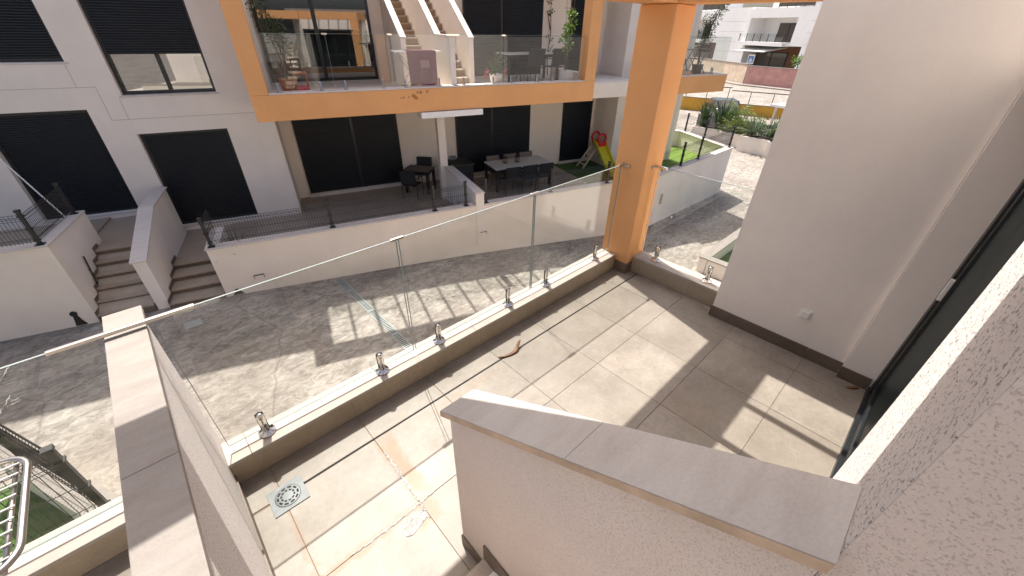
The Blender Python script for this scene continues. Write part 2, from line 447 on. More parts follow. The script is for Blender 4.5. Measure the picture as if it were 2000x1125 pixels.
def pane_x(parent, x0, x1, y, z0, z1, ends=(True,True)):
    p = part(MB().box(x0,x1,y-.006,y+.006,z0,z1), 'pane', M['clear_glass'], parent)
    e = MB().box(x0,x1,y-.0055,y+.0055,z1+.0002,z1+.002).box(x0,x1,y-.0055,y+.0055,z0-.004,z0-.0002)
    if ends[0]: e.box(x0-.003,x0-.0002,y-.0062,y+.0062,z0,z1)
    if ends[1]: e.box(x1+.0002,x1+.003,y-.0062,y+.0062,z0,z1)
    part(e, 'edge', M['glass_edge'], p); return p
def clip(parent, x0, x1, y, z=1.245):
    m = MB().box(x0,x1,y-.011,y+.011,z-.010,z+.009)
    return part(m, 'clip', M['brushed_steel'], parent, bevel=.004)
gx = thing('glass_railing', 'frameless clear glass railing on chrome posts along the front of the terrace', 'railing', (1.75,2.29,.2))
for a, b in ((-.235,1.078),(1.100,2.418),(2.440,3.745)): pane_x(gx, a, b, 2.29, .25, 1.245)
for x in (-.03,.796,1.323,2.121,2.654,3.49): spigot(gx, (x,2.29,.2), 0)
clip(gx,1.04,1.138,2.29); clip(gx,2.38,2.478,2.29); clip(gx,3.69,3.779,2.29); clip(gx,-.60,-.06,2.29)
part(MB().box(3.765,3.779,2.20,2.30,1.232,1.257), 'bracket', M['brushed_steel'], gx)
gy = thing('side_glass_railing', 'short glass railing panel between the orange pillar and the white wall', 'railing', (4,1,.2))
p = part(MB().box(3.994,4.006,.05,1.985,.25,1.245), 'pane', M['clear_glass'], gy); part(MB().box(3.9938,4.0062,.05,1.985,1.2452,1.248).box(3.9938,4.0062,1.9852,1.988,.25,1.245), 'edge', M['glass_edge'], p)
for y in (1.79,1.18,.5): spigot(gy, (4.0,y,.2), rad(90))
part(MB().box(3.987,4.013,1.90,2.029,1.229,1.257), 'clip', M['chrome'], gy, bevel=.004)
part(MB().box(3.92,4.02,2.016,2.029,1.234,1.255), 'bracket', M['brushed_steel'], gy)

# orange pillar and pergola frame
pf = thing('pergola_frame', 'orange plastered pillar and beams standing at the corner of the terrace', 'pergola', (3.95,2.2,0))
part(MB().box(3.78,4.13,2.03,2.39,.001,2.64), 'pillar', M['orange_plaster'], pf, bevel=.012)
for b in ((3.772,3.7795,2.026,2.184),(3.772,3.895,2.022,2.0295)):
    part(MB().box(*b,.001,.135), 'skirting_tile', M['edge_tile'], pf)
part(MB().box(1.6,4.13,2.03,2.39,2.642,2.95), 'beam', M['orange_plaster'], pf, bevel=.01)
part(MB().box(-6,1.598,2.13,2.50,2.642,2.95), 'beam', M['orange_plaster'], pf, bevel=.01)  # unseen stretch, stepped outward from the rest only to place its shadow
part(MB().box(3.78,4.13,-.14,2.028,2.642,2.95), 'beam', M['orange_plaster'], pf, bevel=.01)
part(MB().box(.55,.9,-.13,2.128,2.642,2.95), 'beam', M['orange_plaster'], pf, bevel=.01)
for x in (1.39,1.87,2.35,2.83,3.30): part(MB().box(x-.026,x+.026,-.13,2.028,2.87,2.94), 'pergola_bar', M['white_paint'], pf)

# own house: walls round the terrace door
hs = thing('own_house', 'white stucco house walls around the sliding terrace door', 'house', (2.3,-1,0))
part(MB().box(3.75,4.10,-.15,.975,.0005,2.641), 'wall', M['stucco_own'], hs, bevel=.006)
part(MB().box(3.70,4.10,-.42,-.151,.0005,2.641), 'wall', M['stucco_own'], hs, bevel=.004)
part(MB().box(.56,.955,-5,-.142,-.3,2.9), 'wall', M['stucco_rough'], hs)
part(MB().box(.561,.957,-.1418,-.1395,0,2.9), 'wall_pier', M['stucco_grain'], hs)
part(MB().box(.958,.964,-.40,-.142,0,2.25), 'corner_bead', M['drain_metal'], hs)
part(MB().box(.957,3.70,-5,-.14,2.25,2.9), 'lintel', M['stucco_own'], hs)
part(MB().box(4.10,9,-5,-.3,-3.2,2.9), 'wall', M['stucco_own'], hs)
part(MB().box(.3,9.2,-8,-.16,2.902,3.1), 'roof', M['coping_stone'], hs)
part(MB().box(.97,3.69,-3.5,-3.4,0,2.25), 'back_wall', M['stucco_own'], hs)
part(MB().box(-6.2,4.08,-6,2.37,-.36,-.052), 'floor_slab', M['stucco_cream'], hs)
part(MB().box(-6.2,4.08,-6,1.2,-3.3,-.37), 'ground_floor_wall', M['stucco_cream'], hs)
for a, b in ((.713,.975),(.112,.713),(-.148,.112)): part(MB().box(3.738,3.7495,a+.001,b-.001,.001,.115), 'skirting_tile', M['edge_tile'], hs)
part(MB().box(3.688,3.6995,-.355,-.149,.001,.115), 'skirting_tile', M['edge_tile'], hs)
part(MB().box(3.739,3.7495,.9755,.985,.001,.115).box(3.75,3.895,.9755,.985,.001,.115), 'skirting_tile', M['edge_tile'], hs)
# sliding door
sd = thing('sliding_door', 'dark sliding glass door beside the white wall at the back of the terrace', 'door', (2.3,-.42,0))
fr = MB().box(.97,3.69,-.50,-.36,.0,.05).box(.97,3.69,-.50,-.40,2.17,2.24).box(.97,1.05,-.50,-.40,.05,2.17).box(3.60,3.695,-.50,-.37,.05,2.17)
part(fr, 'frame', M['dark_frame'], sd, bevel=.003)
part(MB().box(1.05,3.60,-.41,-.395,.05,.075).box(1.05,3.60,-.46,-.445,.05,.075), 'track', M['drain_metal'], sd)
for a, b, yy in ((1.05,2.36,-.455),(2.30,3.60,-.405)):
    lf = part(MB().box(a,a+.07,yy-.02,yy+.02,.076,2.165).box(b-.07,b,yy-.02,yy+.02,.076,2.165).box(a+.07,b-.07,yy-.02,yy+.02,.076,.15).box(a+.07,b-.07,yy-.02,yy+.02,2.10,2.165), 'door_leaf', M['dark_frame'], sd, bevel=.002)
    part(MB().box(a+.07,b-.07,yy-.005,yy+.005,.15,2.10), 'pane', M['door_glass'], lf)
part(MB().box(3.535,3.56,-.384,-.36,.98,1.14), 'handle', M['plastic_white'], sd, bevel=.004)
part(MB().box(.97,3.69,-.9,-.52,2.2,2.24).box(.97,3.69,-.62,-.60,.0,2.2), 'blind', M['dark_door'], sd)

ol = thing('power_socket', 'small white square power socket low on the right-hand wall', 'socket', (3.75,.248,.41))
part(MB().box(3.741,3.7495,.205,.292,.365,.455), 'plate', M['plastic_white'], ol, bevel=.003)
part(MB().box(3.730,3.7409,.218,.279,.378,.442), 'cover', M['plastic_white'], ol, bevel=.004)

# stair side parapet
sp = thing('stair_parapet', 'rough stucco stair wall with sloping grey stone coping in the foreground', 'wall', (.62,.4,0))
part(MB().prism([(.955,.0005),(.955,1.11),(-.139,1.766),(-.139,.0005)],'x',.56,.692), 'wall', M['stucco_rough'], sp, bevel=.004)
def cz(y): return 1.139+.6*(.968-y)
for a, b in ((.975,.3505),(.3495,-.139)):
    part(MB().prism([(a,cz(a)-.032),(b,cz(b)-.032),(b,cz(b)),(a,cz(a))],'x',.530,.705), 'coping_slab', M['coping_grey'], sp, bevel=.0015)
plain('rust_line', (.36,.22,.13), .9, 0, .5, 30)
m = MB(); pts_ = []
for i in range(61):
    y = .955-1.09*i/60; zt = cz(y)-.034; h = .006+.012*abs(mnoise.noise(Vector((y*9,0,3))))*1.6
    m.v += [Vector((.5588,y,zt)), Vector((.5588,y,zt-h))]
m.f = [[2*i,2*i+1,2*i+3,2*i+2] for i in range(60)]
part(m, 'rust_streak', M['rust_line'], sp)
plain('coping_tan', (.50,.375,.265), .8, 0, .3, 9)
part(MB().prism([(.974,cz(.974)-.0315),(-.1385,cz(-.1385)-.0315),(-.1385,cz(-.1385)-.004),(.974,cz(.974)-.004)],'x',.5285,.5298), 'coping_edge', M['coping_tan'], sp)
part(MB().box(.551,.5595,.757,.957,.001,.10), 'skirting_tile', M['edge_tile'], sp)
for k_ in range(3):
    y1 = .757-.28*k_; y0 = y1-.28; z0 = .18*(k_+1)
    part(MB().prism([(y1,z0-.12 if k_ == 0 else z0+.0),(y1,z0+.13),(y0+.001,z0+.13),(y0+.001,z0)],'x',.549,.5595), 'skirting_tile', M['edge_tile'], sp)

st = thing('staircase', 'tiled stair flight climbing between the two parapets at the bottom of the view', 'stairs', (.14,.4,0))
for k_ in range(9):
    y1 = .745-.28*k_; z1 = .18*(k_+1)
    part(MB().box(-.279,.559,y1-.29,y1+.012,z1-.022,z1), 'tread', M['step_tile'], st, bevel=.002)
    part(MB().box(-.279,.559,y1-.012,y1,z1-.18+.001,z1-.023), 'riser', M['step_tile'], st)
part(MB().prism([(.73,.0),(.73,.15),(-1.75,1.59),(-1.75,.0)],'x',-.278,.558), 'core', M['stucco_own'], st)

# dividing parapet on the left
dp = thing('dividing_parapet', 'straight parapet with pale stone coping between the terrace and the left neighbour', 'wall', (-.34,1,0))
part(MB().box(-.402,-.281,-1.4,2.505,-2.6,1.188), 'wall', M['stucco_grain'], dp, bevel=.004)
for a, b in ((2.522,1.3706),(1.3694,.4186),(.4174,-.6),(-.601,-1.4)): part(MB().box(-.418,-.264,b,a,1.19,1.22), 'coping_slab', M['coping_stone'], dp, bevel=.003)
part(MB().box(-.2805,-.272,1.0,2.186,.001,.10), 'skirting_tile', M['edge_tile'], dp)

# neighbour terrace on the left
fl2 = structure(MB().box(-5.5, -.405, -.5, 2.2, -.05, -.005), 'neighbour_terrace_floor', M['grout'])
floor_tiles(fl2, [-2.225,-1.625,-1.025,-.425], ys[1:], M['floor_tile'])
part(MB().box(-5.5,-2.227,-.5,2.19,-.018,0).box(-2.225,-.425,-.5,.110,-.018,0), 'far_tiles', M['floor_tile'], fl2)
kerb_x(-5.5,-.42,'neighbour_kerb','low kerb with cream stone top along the neighbouring terrace on the left',[-3.2,-2.3,-1.4])
gn = thing('neighbour_glass_railing', 'glass railing of the neighbouring terrace left of the dividing parapet', 'railing', (-1.5,2.29,.2))
for a, b in ((-1.76,-.45),(-3.1,-1.78)): pane_x(gn, a, b, 2.29, .25, 1.245)
for x in (-1.50,-1.95,-2.8): spigot(gn, (x,2.29,.2), 0)
nh = thing('neighbour_house', 'white house wall behind the left neighbouring terrace', 'house', (-3,-1,0))
part(MB().box(-5.5,-1.35,-1,-.3,0,2.9), 'wall', M['stucco_own'], nh)
part(MB().box(-6.2,-1.35,-8,-.16,2.902,3.1), 'roof', M['coping_stone'], nh)

# clothes rack at the left edge
rk = thing('clothes_rack', 'folding grey metal clothes rack on the left neighbouring terrace', 'clothes rack', (-1.1,1.8,0))
def rrect(x0,x1,y0,y1,z,r,n=6):
    pts = []
    for cx, cyy, a0 in ((x1-r,y1-r,0),(x0+r,y1-r,90),(x0+r,y0+r,180),(x1-r,y0+r,270)):
        for i in range(n+1): a = rad(a0+90*i/n); pts.append((cx+r*math.cos(a), cyy+r*math.sin(a), z))
    return pts
part(MB().tube(rrect(-1.9,-.775,1.52,2.09,.95,.09),.0115,10,True), 'frame', M['brushed_steel'], rk, True)
for i in range(9):
    y = 1.575+.058*i
    part(MB().tube([(-1.88,y,.95),(-.80,y,.95)],.0042,6), 'wire', M['plastic_white'], rk, True)
part(MB().tube([(-.815,1.53,.936),(-.815,2.08,.936)],.008,8), 'cross_bar', M['brushed_steel'], rk, True)
for y in (1.60,2.0):
    part(MB().tube([(-.86,y,.94),(-1.75,y,.01)],.010,8), 'leg', M['brushed_steel'], rk, True)
    part(MB().tube([(-1.75,y+.02,.94),(-.86,y-.06,.01)],.010,8), 'leg', M['brushed_steel'], rk, True)

# dry seed pod and leaf on the tiles
def pod(pts, wd, nm, label, cat):
    m = MB(); N = len(pts); n = 8
    for i, p in enumerate(pts):
        p = Vector(p); d = (Vector(pts[min(i+1,N-1)])-Vector(pts[max(i-1,0)])).normalized(); sd_ = d.cross(Vector((0,0,1))).normalized(); up_ = sd_.cross(d)
        t = i/(N-1); r = wd*(math.sin(math.pi*(.06+.9*t))**.6)*(1+.15*math.sin(i*2.1))
        for k_ in range(n): a = 2*math.pi*k_/n; m.v.append(p+sd_*math.cos(a)*r+up_*math.sin(a)*r*.35)
    for i in range(N-1):
        for k_ in range(n): m.f.append([i*n+k_, i*n+(k_+1)%n, (i+1)*n+(k_+1)%n, (i+1)*n+k_])
    return solo(m, nm, M['dry_pod'], label, cat, tuple(pts[0]), smooth=True)
pp = [(1.70,1.955,.008),(1.745,1.925,.009),(1.80,1.908,.010),(1.845,1.905,.010),(1.88,1.912,.014),(1.905,1.925,.022),(1.925,1.938,.035),(1.945,1.945,.048),(1.965,1.95,.060)]
pod(pp, .017, 'seed_pod', 'curled brown dry seed pod lying across the black tile joint', 'seed pod')
pod([(3.60,-.24,.006),(3.625,-.27,.008),(3.65,-.29,.009),(3.668,-.315,.010)], .016, 'dry_leaf', 'small dry brown leaf in the corner by the sliding door', 'leaf')

# own gardens below
def lowall(pts, w_, zt, zb, name, label, cop=.03, mat='stucco_cream'):
    t = thing(name, label, 'wall', (pts[0][0],pts[0][1],zb))
    for a, b in zip(pts, pts[1:]):
        a = Vector((*a,0)); b = Vector((*b,0)); d = (b-a); L = d.length; d.normalize(); ang = math.atan2(d.y,d.x)
        X = Matrix.Translation(a) @ Matrix.Rotation(ang,4,'Z')
        part(MB().box(0,L,-w_/2,w_/2,zb,zt-cop).xf(X), 'wall', M[mat], t)
        part(MB().box(-.02,L+.02,-w_/2-.02,w_/2+.02,zt-cop+.001,zt).xf(X), 'coping_slab', M['coping_stone'], t, bevel=.003)
    return t
lowall([(10.16,3.25),(15.5,3.25)], .2, -2.63, -3.3, 'garden_wall', 'low cream garden wall with pale coping below the side railing')
lowall([(10.26,3.13),(10.26,-.2)], .2, -2.635, -3.3, 'garden_wall', 'low cream end wall of the lawn below the side railing')
mb = MB().box(10.37,15.5,-.2,3.14,-3.3,-3.0); solo(mb, 'lawn', M['turf'], 'strip of green lawn behind the low wall below the side railing', 'lawn', (12,1,-3.3))
gw = lowall([(-1.36,3.9),(-2.45,6.2)], .22, -1.5, -2.6, 'garden_wall', 'white garden wall seen through the left neighbour glass')
def wire_panel(parent, P0, P1, z0, z1, step=.05, name='wire_panel'):
    P0 = Vector((*P0,0)); P1 = Vector((*P1,0)); d = P1-P0; L = d.length; d.normalize(); nn = Vector((-d.y,d.x,0)); m = MB(); H = z1-z0
    prof = [(0,0),(H*.06,.0),(H*.12,.022),(H*.18,0),(H*.8,0),(H*.86,.022),(H*.92,0),(H,0)]
    n = int(L/step)
    for i in range(n+1):
        c = P0+d*(i*L/max(1,n))
        m.tube([c+nn*o+Vector((0,0,z0+h)) for h, o in prof], .0034, 3)
    for h, o in prof[1:]+[(H*.49,0)]: m.tube([P0+nn*o+Vector((0,0,z0+h)), P1+nn*o+Vector((0,0,z0+h))], .004, 3)
    return part(m, name, M['black_metal'], parent, kind='stuff')
def post(parent, x, y, z0, z1, wd=.025):
    m = MB().box(x-wd,x+wd,y-wd,y+wd,z0+.01,z1).box(x-.06,x+.06,y-.06,y+.06,z0,z0+.012).box(x-wd-.008,x+wd+.008,y-wd-.008,y+wd+.008,z1-.03,z1+.01)
    for h in (.12,.45,.82): m.box(x-wd-.012,x+wd+.012,y-wd-.016,y+wd+.012,z0+(z1-z0)*h,z0+(z1-z0)*h+.025)
    return part(m, 'post', M['black_metal'], parent)
gf = thing('garden_fence', 'dark wire fence on the garden wall under the left neighbour terrace', 'fence', (-1.9,5,-1.5))
for x, y in ((-1.42,4.03),(-2.02,5.29)): post(gf, x, y, -1.5, -.5, .028)
wire_panel(gf, (-1.42,4.03), (-2.02,5.29), -1.46, -.55); wire_panel(gf, (-2.02,5.29), (-2.45,6.2), -1.46, -.55); wire_panel(gf, (-1.42,4.03), (-4.5,4.03), -1.46,-.55)
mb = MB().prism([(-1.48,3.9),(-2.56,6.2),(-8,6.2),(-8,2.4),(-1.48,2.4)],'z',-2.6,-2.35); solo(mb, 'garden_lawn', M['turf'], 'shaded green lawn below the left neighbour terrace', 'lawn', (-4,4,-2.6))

# ================================================================== OPPOSITE BUILDING (u, v, z frame turned -17 degrees)
ob = thing('apartment_building', 'white apartment building with orange balcony frame across the lane', 'building', (3,14,-2.1), True)
SW = M['stucco_white']; SC = M['stucco_cream']
def P(mb, name, mat=SW, parent=ob, **k): return part(mb, name, mat, parent, **k)
# left block facade: piers and spandrels round four openings (front plane v = 12.1)
V0, V1 = 12.1, 12.4
def facade(u0, u1, z0, z1, holes):
    """wall of boxes round rectangular holes (ua, ub, za, zb)"""
    us = sorted({u0,u1}|{h[0] for h in holes}|{h[1] for h in holes}); zs = sorted({z0,z1}|{h[2] for h in holes}|{h[3] for h in holes})
    vs = []; fs = []
    def inhole(u, z): return any(h[0] < u < h[1] and h[2] < z < h[3] for h in holes)
    m = MB()
    for j in range(len(zs)-1):
        i = 0
        while i < len(us)-1:
            zc = (zs[j]+zs[j+1])/2
            if inhole((us[i]+us[i+1])/2, zc): i += 1; continue
            a = i
            while i < len(us)-1 and not inhole((us[i]+us[i+1])/2, zc): i += 1
            m.box(us[a], us[i], V0, V1, zs[j], zs[j+1])
    return m
D1 = (-5.85,-4.12,-1.38,.87); D2 = (-3.49,-1.75,-1.93,.32); U1 = (-5.85,-4.07,1.75,3.95); U2 = (-3.43,-1.70,1.11,3.30)
P(facade(-14,-.72,-3,6.4,[D1,D2,U1,U2]), 'wall')
P(MB().box(-14,-.72,12.41,12.5,-3,6.4).box(-.8,-.72,12.5,13.4,-3,6.39), 'inner_wall', M['brown_panel'])
P(MB().box(-.7202,-.70,12.1,13.38,-2.05,.72), 'recess_side_wall', SC)
for z in (1.29,): P(MB().box(-14,-3.79,12.096,12.0995,1.284,1.292).box(-3.797,-3.79,12.096,12.0995,.64,1.284).box(-3.79,-.92,12.096,12.0995,.632,.64).box(-4.09,-4.083,12.096,12.0995,1.292,1.70).box(-3.5,-3.494,12.096,12.0995,.64,1.05), 'joint_line', M['coping_grey'])
def shutter(parent, u0, u1, z0, z1, v, name='shutter'):
    m = MB(); n = max(2,int((z1-z0)/.045)); pf_ = []
    for i in range(n):
        za = z0+(z1-z0)*i/n; h = (z1-z0)/n
        pf_ += [(v, za), (v-.015, za+h*.25), (v-.015, za+h*.72), (v-.001, za+h*.9)]
    pf_.append((v, z1))
    for p_ in pf_: m.v += [Vector((u0,p_[0],p_[1])), Vector((u1,p_[0],p_[1]))]
    for i in range(len(pf_)-1): m.f.append([2*i,2*i+1,2*i+3,2*i+2])
    return part(m, name, M['shutter'], parent, kind='stuff')
def window(o, v0, shut=True, mull=True, label=None, sill=True, parent=ob):
    ua, ub, za, zb = o
    f = P(MB().box(ua+.002,ua+.06,v0+.10,v0+.22,za,zb).box(ub-.06,ub-.002,v0+.10,v0+.22,za,zb).box(ua+.06,ub-.06,v0+.10,v0+.22,zb-.07,zb-.001).box(ua+.06,ub-.06,v0+.10,v0+.22,za+.001,za+.06), 'window', M['dark_frame'], parent, label=label)
    if shut: shutter(f, ua+.06, ub-.06, za+.06, zb-.07, v0+.125)
    else:
        uc = (ua+ub)/2
        part(MB().box(ua+.06,uc-.04,v0+.165,v0+.175,za+.06,zb-.07), 'pane', M['mirror_strong'], f); part(MB().box(uc+.04,ub-.06,v0+.165,v0+.175,za+.06,zb-.07), 'pane', M['mirror_strong'], f)
        part(MB().box(uc-.04,uc+.04,v0+.14,v0+.20,za+.06,zb-.07), 'mullion', M['dark_frame'], f)
    if sill: part(MB().box(ua-.05,ub+.05,v0-.03,v0+.10,za-.04,za-.002), 'sill', M['coping_pale'], f, bevel=.004)
    return f
k = NT('mirror_strong'); M['mirror_strong'] = k.fin((.02,.02,.02), .02, 0, 1.0); k.p.inputs['IOR'].default_value = 2.1
window(D1, 12.12); window(D2, 12.12); window(U1, 12.12)
f = window(U2, 12.12, False, label='upper window with its shutter half raised above two panes')
shutter(f, -3.37, -1.76, 1.87, 3.24, 12.20)
# recess: back wall, patio slab, balcony slab, side walls
P(MB().box(-.72,2.55,13.4,13.7,-3.2,4.0), 'recess_back_wall', SC); P(MB().box(2.55,4.51,13.4,13.7,-3.2,1.09), 'recess_back_wall', SC); P(MB().box(4.51,10.1,13.4,13.7,-3.2,4.0), 'recess_back_wall', SC)
def bdoor(o, shut=True, split=None, label=None, name='window'):
    ua, ub, za, zb = o; v0 = 13.395
    f = P(MB().box(ua,ub,v0-.045,v0,za,zb), name, M['dark_frame'], label=label)
    if shut:
        sp_ = [ua+.04]+([split-.04,split+.04] if split else [])+[ub-.04]
        for i in range(0,len(sp_),2): shutter(f, sp_[i], sp_[i+1], za+.04, zb-.03, v0-.05)
    else:
        uc = split or (ua+ub)/2
        for a, b in ((ua+.08,uc-.05),(uc+.05,ub-.08)): part(MB().box(a,b,v0-.056,v0-.048,za+.08,zb-.08), 'pane', M['mirror_glass'], f)
        part(MB().box(uc-.04,uc+.04,v0-.09,v0-.05,za+.05,zb-.05), 'mullion', M['dark_frame'], f)
    return f
k = NT('mirror_glass'); M['mirror_glass'] = k.fin((.015,.017,.018), .02, 0, 1.0)
k.p.inputs['IOR'].default_value = 1.9
bdoor((-.37,2.55,-1.93,.70), True, 1.2); bdoor((4.46,7.27,-1.93,.70), True, 5.78); bdoor((8.65,9.95,-1.93,.70))
for a_, b_, c_, d_ in ((-.4,2.58,-2.05,-1.935),(4.43,7.30,-2.05,-1.935),(8.6,9.98,-2.05,-1.935),(-.55,2.2,1.1,1.14),(4.9,7.6,1.1,1.14)): P(MB().box(a_,b_,13.31,13.395,c_,d_), 'door_sill', M['coping_pale'])
bdoor((-.55,2.2,1.14,3.6), False, .8, 'clear sliding balcony door that mirrors the house opposite'); bdoor((4.9,7.6,1.14,3.6), True, 6.15); bdoor((8.65,9.9,1.14,3.6))
P(MB().box(-.72,10.0,10.56,13.39,.72,1.1), 'balcony_slab', SC)
P(MB().box(10.1,13.2,12.1,20,-3.3,4.6), 'right_wall', SW); P(MB().box(10.098,10.1,12.12,13.39,-2.05,4.3), 'right_return', M['stucco_own'])
P(MB().box(10.12,13.2,12.093,12.0985,1.0,1.008).box(13.0,13.19,12.09,12.099,-2.0,4.0), 'joint_line', SC)
P(MB().box(-14,2.54,13.72,20,-3.3,3.99), 'rear_block', SW); P(MB().box(4.52,10.1,13.72,20,-3.3,3.99), 'rear_block', SW); P(MB().box(2.54,4.52,16.5,20,-3.3,3.99), 'rear_block', SW); P(MB().box(2.54,4.52,13.72,16.5,-3.3,1.0), 'rear_block', SW); P(MB().box(-14,-.81,12.51,20,4.30,6.4), 'rear_block', SW)
P(MB().box(-.7,2.54,12.1,20,4.0,4.3), 'roof_slab', SW); P(MB().box(4.52,10.1,12.1,20,4.0,4.3), 'roof_slab', SW)
# orange balcony frame
fo = P(MB().box(-.9,7.58,10.2,10.56,.72,1.22), 'balcony_frame', M['orange_plaster'], bevel=.008)
part(MB().box(-.9,-.56,10.2,10.56,1.222,3.86), 'frame_column', M['orange_plaster'], fo, bevel=.008)
part(MB().box(7.24,7.58,10.2,10.56,1.222,3.86), 'frame_column', M['orange_plaster'], fo, bevel=.008)
part(MB().box(-.9,7.58,10.2,10.56,3.862,4.17), 'frame_beam', M['orange_plaster'], fo, bevel=.008)
part(MB().box(-.9,-.73,10.562,12.09,.72,4.17), 'frame_side', M['orange_plaster'], fo)
part(MB().box(-.728,-.56,10.562,12.09,1.10,3.86), 'frame_lining', SW, fo)
part(MB().box(7.40,7.58,10.562,12.3,.72,1.4), 'frame_side', SW, fo)
part(MB().box(-.555,7.235,10.205,10.50,1.224,1.255), 'kerb_coping', M['coping_pale'], fo, bevel=.004)
for i in range(15):
    u_ = -.15+.49*i
    part(MB().box(u_-.028,u_+.028,10.565,12.095,4.05,4.13), 'pergola_bar', M['white_paint'], fo)
P(MB().box(2.54,4.13,10.12,10.195,.58,.712).box(2.54,4.13,10.197,10.56,.58,.70), 'canopy_box', M['white_paint'])
# small flaking patches on the orange beam
plain('bare_render', (.42,.20,.085), .9)
for (uc, zc, r_) in ((2.42,1.08,.05),(2.47,1.03,.05),(2.30,1.06,.02),(2.18,1.05,.025),(2.12,1.045,.018),(2.60,1.15,.04),(2.75,1.16,.035),(2.52,1.15,.03)):
    pl = []
    for i in range(11): a = 2*math.pi*i/11; rr = r_*random.uniform(.6,1.15); pl.append((uc+rr*1.2*math.cos(a), zc+rr*math.sin(a)))
    part(MB().prism(pl,'y',10.196,10.1995), 'flaked_patch', M['bare_render'], fo)
# partition column
P(MB().box(3.30,3.52,11.5,11.72,-2.05,.715), 'column', SW)

# right end balcony of the same building
b2 = P(MB().box(10.75,12.93,10.2,12.08,.75,1.24), 'balcony_frame', M['orange_plaster'])
part(MB().box(10.75,12.93,10.2,10.42,1.242,1.27).box(12.72,12.93,10.422,12.08,1.242,1.27), 'kerb_coping', M['coping_pale'], b2)

# front balcony railing
gr = thing('balcony_glass_railing', 'glass railing on small steel posts along the orange balcony across the lane', 'railing', (3.3,10.32,1.25), True)
def opp_pane(parent, u0, u1, v, z0=1.30, z1=2.29):
    p = part(MB().box(u0,u1,v-.006,v+.006,z0,z1), 'pane', M['clear_glass'], parent)
    part(MB().box(u0,u1,v-.0062,v+.0062,z1+.0002,z1+.004).box(u0-.0035,u0-.0002,v-.0062,v+.0062,z0,z1), 'edge', M['glass_edge'], p)
for a, b in ((-.53,.735),(.76,2.05),(2.075,3.40),(3.58,4.785),(4.81,6.64),(6.66,7.22)): opp_pane(gr, a, b, 10.32)
def sspig(parent, u, v, z):
    part(MB().lathe([(.045,0),(.045,.012),(.022,.016),(.022,.16),(.012,.17)], (u,v,z), 12), 'spigot', M['brushed_steel'], parent, True)
for u in (-.36,.47,.97,1.79,2.29,3.10,3.72,4.51,5.01,5.78,6.26,7.03): sspig(gr, u, 10.32, 1.256)
for u in (.75,2.06,4.80): part(MB().box(u-.05,u+.05,10.305,10.335,2.275,2.305), 'clip', M['chrome'], gr)
part(MB().box(3.34,3.66,10.305,10.335,2.275,2.305), 'clip', M['chrome'], gr)
g2 = thing('corner_balcony_glass_railing', 'glass railing round the small orange balcony right of the pillar', 'railing', (12,10.3,1.25), True)
opp_pane(g2, 10.80, 12.80, 10.31); 
part(MB().box(12.814,12.826,10.32,12.05,1.30,2.29), 'pane', M['clear_glass'], g2); part(MB().box(12.8138,12.8262,10.32,12.05,2.2902,2.294), 'edge', M['glass_edge'], g2)
for u in (11.2,12.3): sspig(g2, u, 10.31, 1.272)
for v in (10.8,11.6): sspig(g2, 12.82, v, 1.272)

# balcony stairs and their walls
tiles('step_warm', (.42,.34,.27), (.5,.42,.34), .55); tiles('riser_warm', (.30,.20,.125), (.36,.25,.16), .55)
def opp_stair(name, label, u0, u1):
    t = thing(name, label, 'stairs', (u0,12,1.1), True)
    for i in range(12):
        v1 = 11.65+.30*i; z1 = 1.1+.178*(i+1)
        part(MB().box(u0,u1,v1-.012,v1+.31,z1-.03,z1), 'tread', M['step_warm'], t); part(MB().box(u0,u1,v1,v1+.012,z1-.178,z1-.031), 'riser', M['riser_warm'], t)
    return t
opp_stair('balcony_staircase', 'left tiled stair flight climbing from the orange balcony', 2.72, 3.40)
opp_stair('balcony_staircase', 'right tiled stair flight climbing from the orange balcony', 3.58, 4.34)
def slope_wall(name, label, u0, u1, vs, zs, sl, flat=None):
    t = thing(name, label, 'wall', ((u0+u1)/2,vs,1.1), True)
    ve = 15.6; top = zs+sl*(ve-vs)
    if flat is None:
        part(MB().prism([(vs+.02,1.1),(vs+.02,zs-.03),(ve,top-.03),(ve,1.1)],'x',u0+.015,u1-.015), 'wall', SW, t)
        part(MB().prism([(vs,zs-.03),(ve,top-.03),(ve,top),(vs,zs)],'x',u0,u1), 'coping_slab', M['coping_pale'], t)
    else:
        part(MB().prism([(flat,1.1),(flat,zs-.03),(vs,zs-.03),(ve,top-.03),(ve,1.1)],'x',u0+.015,u1-.015), 'wall', SW, t)
        part(MB().prism([(flat-.02,zs-.03),(vs,zs-.03),(ve,top-.03),(ve,top),(vs,zs),(flat-.02,zs)],'x',u0,u1), 'coping_slab', M['coping_pale'], t)
slope_wall('stair_wall', 'white sloping wall on the left side of the balcony stairs', 2.55, 2.71, 11.55, 2.22, .595)
slope_wall('stair_wall', 'white dividing wall between the two balcony stair flights', 3.41, 3.57, 11.45, 2.29, .595, 10.36)
slope_wall('stair_wall', 'white sloping wall on the right side of the balcony stairs', 4.35, 4.51, 11.55, 2.22, .595)

